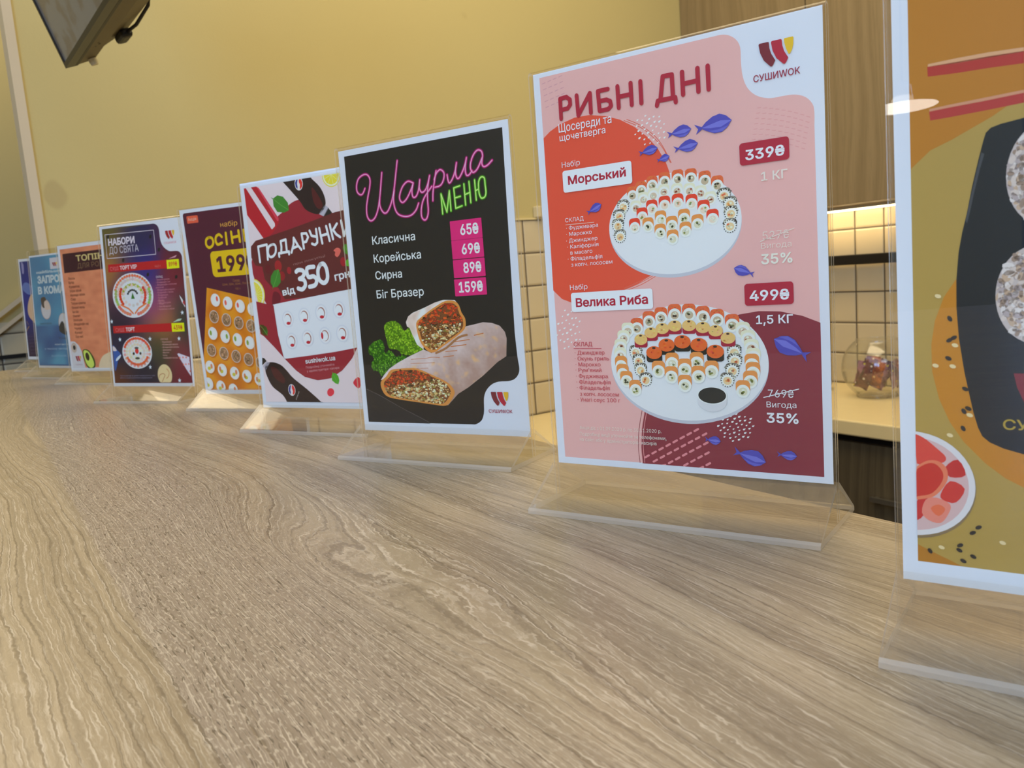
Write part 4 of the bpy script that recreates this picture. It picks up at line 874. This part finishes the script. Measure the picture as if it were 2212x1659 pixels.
def cake(cpx, f, R0, mood):
    s.frame(*f); c = s.mm(cpx); s.ell(c, R0, R0*.77, (206, 206, 222), 44); s.up()
    def ring(rr, n, r, col, a0=0, a1=360):
        for k in range(n):
            a = math.radians(a0+(a1-a0)*(k+.5)/n); s.ell((c[0]+math.cos(a)*rr, c[1]+math.sin(a)*rr*.77), r, r*.8, jit(col, 12), 8)
        s.up()
    if mood:
        ring(R0*.86, 22, 2.7, (196, 166, 170), 150, 390); ring(R0*.89, 18, 2.3, (226, 110, 70), 195, 345); ring(R0*.72, 18, 2.6, (206, 180, 180), 180, 360); ring(R0*.84, 6, 2.6, (140, 170, 90), 150, 200); ring(R0*.84, 6, 2.6, (140, 170, 90), -20, 30); ring(R0*.86, 6, 3, (226, 120, 100), 100, 150); ring(R0*.86, 6, 3, (226, 120, 100), 30, 80); ring(R0*.62, 7, 2.7, (206, 60, 40), 140, 215); ring(R0*.62, 7, 2.7, (206, 60, 40), -35, 40); ring(R0*.48, 12, 2.6, (160, 164, 50), 185, 355); ring(R0*.45, 14, 2.5, (206, 190, 186)); ring(R0*.24, 7, 1.9, (40, 44, 40), 190, 350)
        s.poly([(c[0]-3.4, c[1]+4.5), (c[0], c[1]-4), (c[0]+3.6, c[1]+4.5)], (50, 110, 40), True)
        for q in (-1, 1): s.stroke([(c[0]+q*R0*.62, c[1]+R0*.30), (c[0]+q*R0*.25, c[1]+R0*.45), (c[0]+q*1.8, c[1]+R0*.62)], 2.2, (232, 116, 66), True)
    else:
        ring(R0*.84, 22, 2.5, (206, 150, 146)); ring(R0*.88, 16, 2.3, (214, 76, 54), 200, 350); ring(R0*.70, 22, 2.4, (210, 190, 184)); ring(R0*.74, 14, 2.3, (226, 96, 60), 20, 160); ring(R0*.5, 16, 2.6, (214, 196, 180)); ring(R0*.3, 8, 2.4, (218, 204, 190))
        s.ell((c[0], c[1]-2), 3.4, 3.8, (206, 50, 50), 12); s.ell((c[0], c[1]-6), 4, 1.6, (90, 80, 84), 10)
        for q in (-1, 1): s.ell((c[0]+q*6.2, c[1]+1.2), 2, 1.9, (40, 44, 36), 10)
        s.ell((c[0], c[1]+7.5), 4.4, 1.6, (70, 64, 54), 12)
    s.up()
cake((708, 1460), F1, 37.5, 1); cake((622, 975), F2, 27.5, 0)
s.frame(*F2); s.poly([(170, 478), (1275, 420), (1285, 578), (182, 612)], RD); s.up(); s.tag((1272, 422), (1522, 575), .3, (238, 214, 20)); s.up(); T('439₴', 1315, 545, 1480, 536, 82, (190, 50, 40), .02); T('СУШІ', 222, 588, 385, 578, 72, (206, 110, 120)); T('ТОРТ', 415, 575, 582, 566, 72, (226, 190, 200), .03)
for k, (t_, x1) in enumerate([('- Вугор', 1145), ('- Мідії', 1140), ('- Каліфорнія', 1265), ('- Креветка з сиром', 1330)]): T(t_, 1000+k*5, 20+k*52, x1, 15+k*52, 30, (206, 140, 150))
for k, (t_, x1) in enumerate([('СКЛАД', 1205), ('- Фудживара', 1275), ('- Філадельфія масаго', 1395), ('- Філадельфія лосось', 1415), ('- Джинджер', 1265), ('- Марокко', 1230), ('- Лосось', 1195), ('- Каліфорнія лосось', 1395)]): T(t_, 1070+k*4, 740+k*50, x1, 735+k*50, 30, (214, 160, 160))
T('Пропозиція діє за умови замовлення на суму', 305, 1422, 965, 1418, 24, (130, 120, 150)); T('Фото є лише варіантом сервірування', 310, 1462, 905, 1458, 24, (130, 120, 150))
def star(p, r=3.2, c=(206, 222, 236)):
    x, y = s.mm(p); s.poly([(x+math.cos(a*.6283-1.57)*(r if a % 2 == 0 else r*.42), y+math.sin(a*.6283-1.57)*(r if a % 2 == 0 else r*.42)) for a in range(10)], c, True)
for p in [(300, 730), (145, 392), (868, 718), (1415, 712), (1478, 222), (872, 1248), (1425, 1500)]: star(p)
s.poly([(1380, 1000), (1410, 988), (1615, 1060), (1640, 1420), (1560, 1300), (1470, 1150)], (206, 196, 222)); s.poly([(1300, 405), (1400, 340), (1470, 335), (1440, 375)], (170, 190, 180)); s.up()
for p in [(1490, 1065), (1550, 1065), (1600, 1190), (1545, 1195), (1500, 1200), (1620, 1130), (1430, 1070), (1625, 1325)]: s.ell(s.mm(p), 1.3, 1.3, (222, 120, 110), 8)
s.blob([(150, 850), (190, 850), (240, 920), (320, 1010), (270, 1110), (240, 1250), (215, 1320), (185, 1200), (160, 1000)], (52, 84, 160), 3); s.up(); s.blob([(160, 860), (200, 870), (240, 940), (160, 940)], (206, 190, 200), 3); s.blob([(240, 1080), (320, 1010), (300, 1080), (230, 1140)], (196, 206, 230), 3)
c = s.mm((1148, 1400)); s.ell(c, 12.8, 14, (226, 190, 150), 30); s.up(); s.stroke([(1040, 1450), (1050, 1400), (1110, 1370), (1150, 1400), (1130, 1450), (1100, 1520)], .9, (176, 110, 80), smooth=4); s.stroke([(1180, 1280), (1225, 1340), (1215, 1420), (1180, 1460)], .9, (190, 120, 80), smooth=4); s.up()
s.frame(*F1); s.poly([(1640, 1450), (1700, 1530), (1780, 1660), (1760, 1700), (1690, 1590)], (220, 214, 228)); s.poly([(1700, 1590), (1735, 1560), (1770, 1620), (1740, 1660)], (190, 50, 60))
# ================= toppings
s = s7 = Sheet([(123.4, 530), (246, 514.5), (278, 800.7), (154.5, 804)], (196, 188, 200))
G = (0, 520, .1929); s.frame(*G); SAL = (206, 124, 92); s.cb = (6, 5, 143, 205)
s.fill([(5, 6), (143, 6), (143, 204), (5, 204)], lambda x, y: lerp(SAL, (190, 108, 80), max(0, min(1, .4+nz(x, y*3, .04, 3)+nz(x, y, .1, 9)*.4))), 3.5, mm=True); s.up()
s.poly([(700, 140), (1320, 65), (1330, 290), (722, 355)], (58, 22, 34)); s.up(); T('ТОПІНГИ', 855, 222, 1290, 178, 68, (196, 166, 110), .02); T('ДЛЯ РОЛІВ', 872, 302, 1230, 265, 56, (120, 86, 62))
BR = (104, 50, 40)
for k, (t_, L) in enumerate([('Лосось', 75), ('Вугор', 60), ('Креветка', 115), ('Огірок свіжий', 130), ('Авокадо свіже', 165), ('Сир', 55), ('Тигрова креветка', 160), ('Печений перець', 145), ('Ікра тобіко', 70), ('Омлет', 85), ('Снігові краби', 100), ('Філадельфія сир', 165), ('Чука', 75), ('Кунжут', 85), ('Соус унагі', 85)]):
    y = 430+k*47; x = 765+k*6; T(t_, x, y, x+L, y-6, 28, BR, .02); T('%d ₴' % (19+(k*7) % 30), x+430, y-46, x+480, y-52, 24, BR)
s.poly([(790, 1128), (835, 1130), (880, 1170), (915, 1240), (935, 1330), (960, 1430), (985, 1475), (780, 1490)], (190, 178, 186)); s.up()
s.ell(s.mm((830, 1200)), 7.5, 8.5, (176, 150, 140), 18); s.up(); s.ell(s.mm((832, 1200)), 3.6, 4, (40, 34, 40), 12); logo_mm((845, 1298), (905, 1290), (870, 1360), cols=((130, 40, 50), (170, 40, 60), (226, 150, 40))); T('СУШИWOK', 845, 1402, 928, 1396, 16, (150, 100, 110))
s.blob([(925, 1240), (960, 1215), (1010, 1245), (1060, 1330), (1070, 1410), (1030, 1450), (980, 1420), (940, 1330)], (44, 62, 26), 3); s.up(); s.blob([(935, 1240), (965, 1228), (1005, 1260), (1045, 1340), (1055, 1400), (1020, 1430), (975, 1390), (945, 1310)], (190, 196, 90), 3); s.up(); s.ell(s.mm((980, 1300)), 5, 7, (52, 40, 30), 16, -15); s.up()
s.blob([(1110, 1420), (1130, 1330), (1180, 1270), (1300, 1230), (1420, 1250), (1480, 1450), (1130, 1460)], (212, 176, 150), 3); s.up()
for k in range(9): s.ell(s.mm((rnd.uniform(1140, 1400), rnd.uniform(1320, 1420))), 1.2, .9, (190, 90, 70), 6)
# ================= team menu (blue)
s = s8 = Sheet([(61, 552.5), (153, 541), (176, 796.5), (83.5, 795.3)], (190, 186, 200))
s.frame(*G); s.cb = (2, 2, 146, 208)
def sky(x, y): return lerp((62, 104, 140), (74, 128, 158), max(0, min(1, y/150+nz(x, y, .02, 2)))) if y < 130 else lerp((74, 128, 158), (44, 70, 118), max(0, min(1, .5+nz(x, y, .02, 6)*1.2)))
s.fill([(2.5, 3), (145.5, 3), (145.5, 206), (2.5, 206)], sky, 5, mm=True); s.up()
s.tag((548, 190), (700, 300), .5, (182, 170, 182)); s.up(); logo_mm((580, 240), (632, 232), (605, 282), cols=((120, 40, 50), (150, 40, 50), (214, 160, 50)))
BW = (176, 178, 186); T('найбільший вибір', 405, 368, 860, 322, 30, BW, .02); T('ЗАПРОШУЄМО', 418, 475, 960, 440, 82, BW, .035); T('В КОМАНДУ', 425, 595, 900, 560, 82, BW, .035); s.up()
for (x, y), r in (((512, 768), 17), ((710, 920), 17)):
    c = s.mm((x, y)); s.ell(c, r*1.0, r*1.08, (176, 130, 116), 26); s.up(); s.ell(c, r*.95, r*1.02, (178, 168, 176), 26); s.up()
s.blob([(455, 640), (500, 630), (515, 680), (520, 740), (480, 750), (460, 700)], (66, 50, 50), 3); s.blob([(660, 960), (690, 900), (720, 940), (745, 1050), (700, 1040), (665, 1010)], (36, 34, 42), 3); s.up(); s.blob([(490, 690), (515, 670), (550, 710), (560, 760), (505, 770)], (186, 160, 152), 3)
T('Адміністратор', 445, 938, 575, 922, 22, (44, 50, 66)); T('Кухар', 660, 1102, 745, 1094, 24, (44, 50, 66)); T('контакти', 615, 1172, 760, 1168, 20, BW); T('у нашому закладі та на сайті', 500, 1222, 930, 1215, 22, (140, 158, 186)); T('sushiwok.ua', 575, 1302, 800, 1296, 24, (120, 144, 176))
# ================= night-blue menu, furthest
s = s9 = Sheet([(38.8, 559), (133.7, 551), (156, 776.5), (61, 776.5)], (182, 176, 190))
s.frame(*G); s.cb = (3, 3, 145, 207)
s.fill([(4, 5), (144, 5), (144, 204), (4, 204)], lambda x, y: lerp(lerp((34, 36, 96), (26, 32, 110), max(0, min(1, y/90))), (40, 22, 52), max(0, min(1, (y-110)/80))), 5, mm=True); s.up()
s.blob([(250, 500), (280, 460), (330, 480), (400, 560), (330, 600), (260, 550)], (80, 92, 146), 3); s.blob([(235, 230), (262, 260), (268, 350), (250, 360)], (120, 110, 150), 2); s.blob([(312, 720), (345, 600), (420, 560), (600, 600), (620, 900), (430, 940), (355, 880), (318, 820)], (176, 140, 120), 3); s.stroke([(295, 1010), (325, 955)], 1.6, (150, 110, 70)); s.stroke([(300, 900), (318, 935)], 1.2, (130, 100, 90))
for k in range(6): T('рол каліфорнія сет', 325+k*5, 1075+k*38, 620+k*5, 1062+k*38, 18, (74, 56, 90))
# ================= mustard menu, nearest
s = s1 = Sheet([(1921.5, -217.4), (3774.9, -786.7), (3487.8, 1468.1), (1946.5, 1249.5)], (196, 202, 230))
G1, G2, G3, G4, G5 = (1840, 0, .33756), (1880, 540, .42186), (1860, 1180, .21702), (1930, 100, .24103), (2030, 460, .33766)
s.frame(0, 0, 1); a, b = s.mm((1961.5, 0)), s.mm((1978, 1211)); s.cb = ((a[0]+b[0])/2, 5, 145, b[1]); MU = (166, 106, 14); OL = (158, 130, 66)
s.poly([(s.cb[0], 5), (145, 5), (145, b[1]), (s.cb[0], b[1])], OL, True); s.up(); s.frame(*G1)
t0 = s.mm((372, 1080)); t1 = s.mm((1102, 600)); s.poly([(s.cb[0], 5), (145, 5), (145, t1[1]-25), (t1[0]+8, t1[1]-4), t1, s.mm((900, 740)), s.mm((640, 890)), s.mm((500, 960)), t0, (s.cb[0], t0[1]+.3)], MU, True)
s.frame(*G2); s.poly([(640, 60), (520, 90), (432, 150), (370, 240), (325, 360), (306, 480), (310, 620), (345, 760), (400, 880), (470, 980), (580, 1090), (680, 1165), (787, 1220), (900, 1260), (1000, 700)], (176, 114, 16)); s.poly([(232, 1505), (300, 1540), (405, 1592), (460, 1620), (220, 1620)], (160, 104, 22)); s.up()
s.frame(*G4)
for P, c in (([(310, 158), (560, 105), (860, 50), (1170, 5), (1170, 45), (860, 98), (560, 150), (308, 182)], (196, 148, 116)), ([(303, 182), (560, 138), (860, 85), (1170, 38), (1170, 148), (860, 190), (560, 238), (308, 270)], (160, 40, 30)), ([(320, 560), (500, 520), (800, 460), (1170, 385), (1170, 412), (800, 490), (500, 545), (322, 582)], (186, 130, 106)), ([(318, 582), (500, 545), (800, 488), (1170, 412), (1170, 500), (800, 575), (500, 632), (328, 662)], (160, 44, 40))): s.poly(P, c)
s.up()
s.frame(*G5); BKB = (12, 11, 12); D1 = s.mm((155, 0)); s.frame(*G4)
q = [s.mm(p) for p in [(610, 1659), (650, 1500), (700, 1250), (760, 1000), (800, 850), (825, 770), (870, 725), (960, 690), (1170, 635)]]; s.frame(*G5)
q2 = [s.mm(p) for p in [(540, 1545), (400, 1505), (310, 1465), (262, 1425), (235, 1370), (205, 1270), (150, 1020), (115, 800), (100, 600), (100, 430), (115, 250)]]
s.poly(q+[(120, q[-1][1]-18), (120, q2[0][1]+12)]+q2, BKB, True); s.up(); s.frame(*G4); s.poly([(785, 945), (812, 960), (770, 1100), (720, 1300), (680, 1480), (655, 1580), (640, 1560), (690, 1330), (740, 1120)], (58, 58, 66)); s.up()
def rice(c, rx, ry, seed):
    q = random.Random(seed); s.ell(c, rx, ry, (176, 164, 172), 40); s.up()
    for w in range(3):
        for k in range(130):
            a, t = q.uniform(0, 6.28), math.sqrt(q.random())*.93; s.ell((c[0]+math.cos(a)*t*rx, c[1]+math.sin(a)*t*ry), q.uniform(.8, 1.7), q.uniform(.5, 1.0), q.choice([(190, 176, 180), (160, 146, 156), (176, 150, 136), (198, 190, 200), (140, 118, 110)]), 7, q.uniform(0, 180))
        s.up()
s.frame(0, 0, 1)
rice(s.mm((2262, 372)), 10.0, 14.5, 1); rice(s.mm((2235, 635)), 10.0, 14.2, 2); rice(s.mm((2420, 420)), 10, 14, 3); rice(s.mm((2420, 680)), 10, 14, 4)
s.frame(*G2); s.poly([(728, 628), (900, 630), (900, 850), (787, 790), (745, 700)], (112, 24, 34)); s.up(); T('СУШИWOK', 672, 915, 1250, 960, 52, (160, 134, 40), .01); s.frame(0, 0, 1)
s.frame(*G2)
L = s.mm((100, 1190)); 
ctr = s.mm((205, 1192)); ex = s.mm((530, 1200)); ey = s.mm((215, 925)); rx, ry = ex[0]-ctr[0], ctr[1]-ey[1]
s.ell((ctr[0]+.2, ctr[1]+.6), rx*1.0, ry*1.02, (120, 100, 76), 44); s.up(); s.ell(ctr, rx, ry, (196, 194, 212), 44); s.up(); s.ell(ctr, rx*.9, ry*.9, (190, 160, 172), 40); s.up()
for P, c in [([(210, 950), (260, 955), (330, 1010), (380, 1060), (350, 1090), (230, 1090)], (196, 60, 52)), ([(375, 1110), (440, 1070), (480, 1150), (400, 1160)], (176, 34, 34)), ([(350, 1250), (400, 1180), (475, 1220), (430, 1290), (370, 1280)], (186, 44, 40)), ([(210, 1300), (260, 1260), (300, 1290), (250, 1370), (210, 1370)], (180, 36, 40)), ([(215, 1130), (270, 1080), (330, 1075), (380, 1110), (385, 1180), (330, 1250), (270, 1270), (200, 1260)], (206, 110, 84))]: s.blob(P, c, 3); s.up()
s.blob([(215, 1140), (270, 1095), (320, 1090), (360, 1130), (360, 1180), (310, 1240), (250, 1255), (200, 1250)], (182, 38, 28), 3); s.blob([(255, 1340), (275, 1275), (330, 1265), (400, 1300), (390, 1350), (350, 1395), (290, 1380)], (210, 120, 112), 3); s.up(); s.blob([(300, 1320), (340, 1300), (375, 1325), (340, 1360)], (206, 96, 66), 3)
for x, y in [(402, 348), (400, 458), (422, 446), (394, 551), (480, 708), (472, 822), (495, 808), (468, 910), (545, 1418), (515, 1446), (450, 1510), (446, 1535), (296, 1538), (517, 1568), (466, 1590)]: s.ell(s.mm((x, y)), 1.0, .62, (36, 28, 26), 9, rnd.choice((30, -30, 60)))
for x, y in [(342, 233), (428, 484), (328, 588), (416, 592), (502, 842), (400, 945), (668, 1497), (355, 1520)]: s.ell(s.mm((x, y)), .95, .62, (206, 186, 150), 9, 20)
s.up()
for sh, lb, a, gp in [(s1, 'nearest acrylic stand at right edge, mustard menu with red chopsticks and black tray', (.0827, -.2726, 21.21, .3, -.17, -1.8), .001),
    (s2, 'acrylic stand with the pink fish-days menu showing two round sushi platters', (.298, -.2894, 22.05, 3.01, -.14, .57), .0014),
    (s3, 'acrylic stand with the black shawarma menu, pink and green neon lettering and wraps', (.5217, -.2708, 25.66, -1.43, -.13, .5), .0027),
    (s4, 'acrylic stand with the pink and maroon gifts menu showing dark cola bottles', (.7184, -.252, 27.97, .38, -.08, .9), -.0015),
    (s5, 'acrylic stand with the aubergine and orange autumn set menu priced 199', (.9278, -.2494, 31.1, -3.18, .3, -1.71), .0012),
    (s6, 'acrylic stand with the multicoloured party sets menu and two round sushi cakes', (1.1388, -.1774, 31.23, -.67, .45, 2.87), .0022),
    (s7, 'acrylic stand with the salmon-orange toppings price list and halved avocado', (1.5029, -.1559, 28.33, .3, .02, 1.92), .0015),
    (s8, 'acrylic stand with the light blue staff-wanted notice and round portraits', (1.727, -.1141, 23.74, -2.02, .48, 3.23), .0095),
    (s9, 'furthest acrylic stand, dark blue sheet mostly hidden behind the light blue one', (1.9501, -.1132, 28.8, 3.32, .97, 2.47), .001)]: stand(lb, *a, sh, gp)
# ---------------------------------------------------------------- hanging monitor, top left
a_ = math.radians(3.3); th = math.radians(18.5)
tv = thing('hanging_monitor', 'dark framed menu monitor hanging from the ceiling in front of the yellow wall', 'monitor', (1.6825, -.1918, ZC+.5442))
ex_ = Vector((-math.cos(a_), -math.sin(a_), 0)); sz = Vector((-math.sin(a_)*math.sin(th), math.cos(a_)*math.sin(th), math.cos(th))); ny_ = sz.cross(ex_)   # back direction
Rm = Matrix((ex_, ny_, sz)).transposed().to_4x4()
if ny_.y > 0: Rm = Matrix((ex_, -ny_, sz)).transposed().to_4x4()
Rm.translation = tv.location; tv.matrix_world = Rm
sgn = 1
M_BEZ = mat('monitor_bezel', (30, 24, 16), .4); M_CAS = mat('monitor_casing', (100, 88, 60), .55, var=.15, bscale=40); M_DK = mat('monitor_dark', (26, 24, 20), .5)
TW, TH = .50, .31
def TB(lo, hi, b=0): return MB().box(lo, hi, 0, b)
f = TB((0, 0, 0), (.006, .016, TH)); f.box((.006, 0, 0), (TW, .016, .008)).box((TW-.008, 0, .008), (TW, .016, TH)).box((.006, 0, TH-.008), (TW-.008, .016, TH))
f.build('bezel', M_BEZ, tv)
def screen_mat():
    m, t, b = nmat('screen_dim'); g = NT(t); tc = g.n('ShaderNodeTexCoord'); n = g.noise(tc.outputs['Object'], 26, 2)
    col = g.mix(g.sm(n, .45, .62), (.115, .112, .105, 1), (.085, .068, .055, 1)); g.put(b.inputs['Base Color'], (.02, .02, .02, 1)); b.inputs['Roughness'].default_value = .25
    g.put(b.inputs['Emission Color'], col); b.inputs['Emission Strength'].default_value = .55; return m
TB((.0062, .003, .0082), (TW-.0082, .014, TH-.0082)).build('screen', screen_mat(), tv)
TB((.0, .0165, .0), (TW, .0215, TH)).build('frame_groove', M_DK, tv)
cas = MB().prism([(.022, .001), (.052, .003), (.060, .02), (.060, TH-.03), (.022, TH-.001)], .002, TW-.002); cas.build('rear_casing', M_CAS, tv)
bx = MB().prism([(.0605, .010), (.110, .026), (.134, .055), (.134, .24), (.0605, .26)], .05, TW-.06).build('rear_housing', M_CAS, tv)
MB().box((.075, .078, .002), (.125, .098, .017), 0, .005).build('plug', M_DK, bx)
cb = MB().tube([(.125, .09, .010), (.15, .10, .012), (.18, .122, .030), (.20, .142, .07), (.20, .145, .2)], .003, 8).build('cable', M_DK, bx, True)
MB().lathe([(0, -.011), (.006, -.011), (.0075, -.005), (.0075, 0), (0, 0)], (.02, .044, .0015), 14).build('foot_screw', mat('white_screw', (215, 205, 170), .4), tv)
for k in range(3): MB().lathe([(0, 0), (.002, 0), (.002, .002), (0, .002)], (.11+.012*k, .034+.004*(k % 2), .0015), 8).build('screw_hole', M_DK, tv)
# mount up to the ceiling, built in the monitor's own frame
inv = Rm.inverted(); p0 = inv @ Vector((1.44, -.27, ZC+.75)); p1 = inv @ Vector((1.44, -.27, 2.899))
MB().tube([(.25, .134, .17), p0, p1], .016, 12).build('ceiling_mount', M_DK, tv, True)
# ---------------------------------------------------------------- things on the worktop
zt = ZC-.32
M_GLASS = acrylic('bowl_glass', (.985, .985, .97), ior=1.6, haze=.035, hazecol=(.8, .8, .7))
BX, BY = 1.435, -2.20
bw = thing('glass_bowl', 'round clear glass fish bowl full of wrapped sweets on the cream worktop', 'bowl', (BX, BY, zt+.0005))
R_ = .098; pr = [(0, 0), (.05, 0), (.058, .004)]
for k in range(15):
    t = math.radians(-58+k*8.1); pr.append((R_*math.cos(t), .088+R_*math.sin(t)))
po = pr+[(pr[-1][0]+.003, pr[-1][1]+.003)]+[(max(0, r-.003), z+(.003 if i > 2 else .006)) for i, (r, z) in reversed(list(enumerate(pr)))]
MB().lathe(po, (0, 0, 0), 48).build('glass', M_GLASS, bw, True)
def wrapper(name, c1, c2, c3):
    m, t, b = nmat(name); g = NT(t); tc = g.n('ShaderNodeTexCoord'); v = g.n('ShaderNodeTexVoronoi'); v.inputs['Scale'].default_value = 55; t.links.new(tc.outputs['Object'], v.inputs['Vector'])
    n = g.noise(tc.outputs['Object'], 45, 2); col = g.mix(g.sm(n, .42, .6), (*lin(c1), 1), (*lin(c2), 1)); col = g.mix(g.sm(v.outputs['Distance'], .22, .16), col, (*lin(c3), 1))
    g.put(b.inputs['Base Color'], col); b.inputs['Roughness'].default_value = .28; b.inputs['Metallic'].default_value = .15; return m
WM = [wrapper('purple_wrapper', (84, 26, 52), (160, 110, 130), (206, 190, 40)), wrapper('copper_wrapper', (190, 104, 50), (120, 50, 40), (230, 200, 150)), wrapper('maroon_wrapper', (66, 20, 34), (110, 60, 60), (214, 206, 196))]
def sweet(k, L, w):
    """a wrapped bar: puffed pillow with flat crimped ends"""
    mb = MB(); n = 9; m_ = 6
    for sg in (1, -1):
        vs_ = []; fs = []
        for i in range(n+1):
            u = i/n; x = (u-.5)*L; puff = max(0, math.sin(math.pi*min(1, max(0, (u-.1)/.8))))**.5*w*.30
            for j in range(m_+1):
                q = j/m_; y = (q-.5)*w*(1-.1*math.sin(u*math.pi)); vs_.append((x, y+(.0012*math.sin(i*2.7) if j in (0, m_) else 0), sg*(.8*puff*math.sin(q*math.pi)**.7+.0003)))
        fs = [(i*(m_+1)+j, (i+1)*(m_+1)+j, (i+1)*(m_+1)+j+1, i*(m_+1)+j+1) for i in range(n) for j in range(m_)]
        mb.add(vs_, fs)
    return mb
SW = []
for k in range(3): SW.append([sweet(k, .080, .042).mesh('wrapped_sweet', WM[k], True)])
spots = [(.029, .023, .054, 90, 78, 20, 0, 'purple wrapped bar standing at the left front of the bowl, yellow dots on it'), (.005, .041, .054, 90, 60, 10, 2, 'maroon wrapped bar leaning in the front middle of the bowl'),
         (-.024, .036, .062, 80, 70, -15, 1, 'shiny copper wrapped bar at the front right of the bowl'), (-.050, -.002, .056, 90, 74, -85, 0, 'purple wrapped bar standing at the right side of the bowl'),
         (.041, -.008, .055, 90, 62, 80, 2, 'maroon wrapped bar standing at the left side of the bowl'), (.010, .008, .068, 90, 80, 40, 1, 'copper wrapped bar upright in the centre of the bowl'),
         (-.016, .002, .050, 90, 60, 40, 0, 'purple wrapped bar just right of the central copper one'), (.000, -.026, .056, 90, 70, 10, 2, 'maroon wrapped bar at the back of the bowl'),
         (.030, -.036, .056, 90, 60, 20, 0, 'purple wrapped bar low at the back left of the bowl'), (-.036, -.040, .054, 90, 66, -30, 1, 'copper wrapped bar low at the back right of the bowl')]
for x, y, z, rx, ry, rz, k, lb in spots:
    o = bpy.data.objects.new('wrapped_sweet', SW[k][0]); COL.objects.link(o); o.location = (BX+x*1.04, BY+y*1.04, zt+z+.012); o.rotation_euler = (math.radians(rx), math.radians(ry), math.radians(rz)); tag(o, lb, 'sweet', 'wrapped sweets in the glass bowl')
dh = thing('grey_dish', 'dark grey round dish on the cream worktop left of the glass bowl', 'dish', (1.69, -2.19, zt+.0005))
MB().lathe([(0, 0), (.06, 0), (.085, .012), (.09, .024), (.086, .024), (.080, .014), (.058, .006), (0, .005)], n=40).build('dish', mat('grey_ceramic', (112, 106, 88), .35), dh, True)
# ---------------------------------------------------------------- lamp on the customers' side, seen mirrored in the nearest stand
pl = thing('pendant_lamp', 'round white pendant lamp whose reflection shows in the nearest stand', 'lamp', (-.235, 1.72, ZC+.325))
MB().lathe([(.078*math.sin(math.radians(a)), -.013*math.cos(math.radians(a))) for a in range(0, 181, 12)], n=64).build('glass_shade', emit('lamp_glow', (1, .95, .88), 9), pl, True)
MB().lathe([(0, .0132), (.025, .0132), (.02, .05), (.006, .06), (0, .06)], n=24).build('cap', M_STEEL, pl, True)
MB().tube([(0, 0, .058), (0, 0, 2.898-ZC-.325)], .003, 8).build('cord', M_DK, pl)
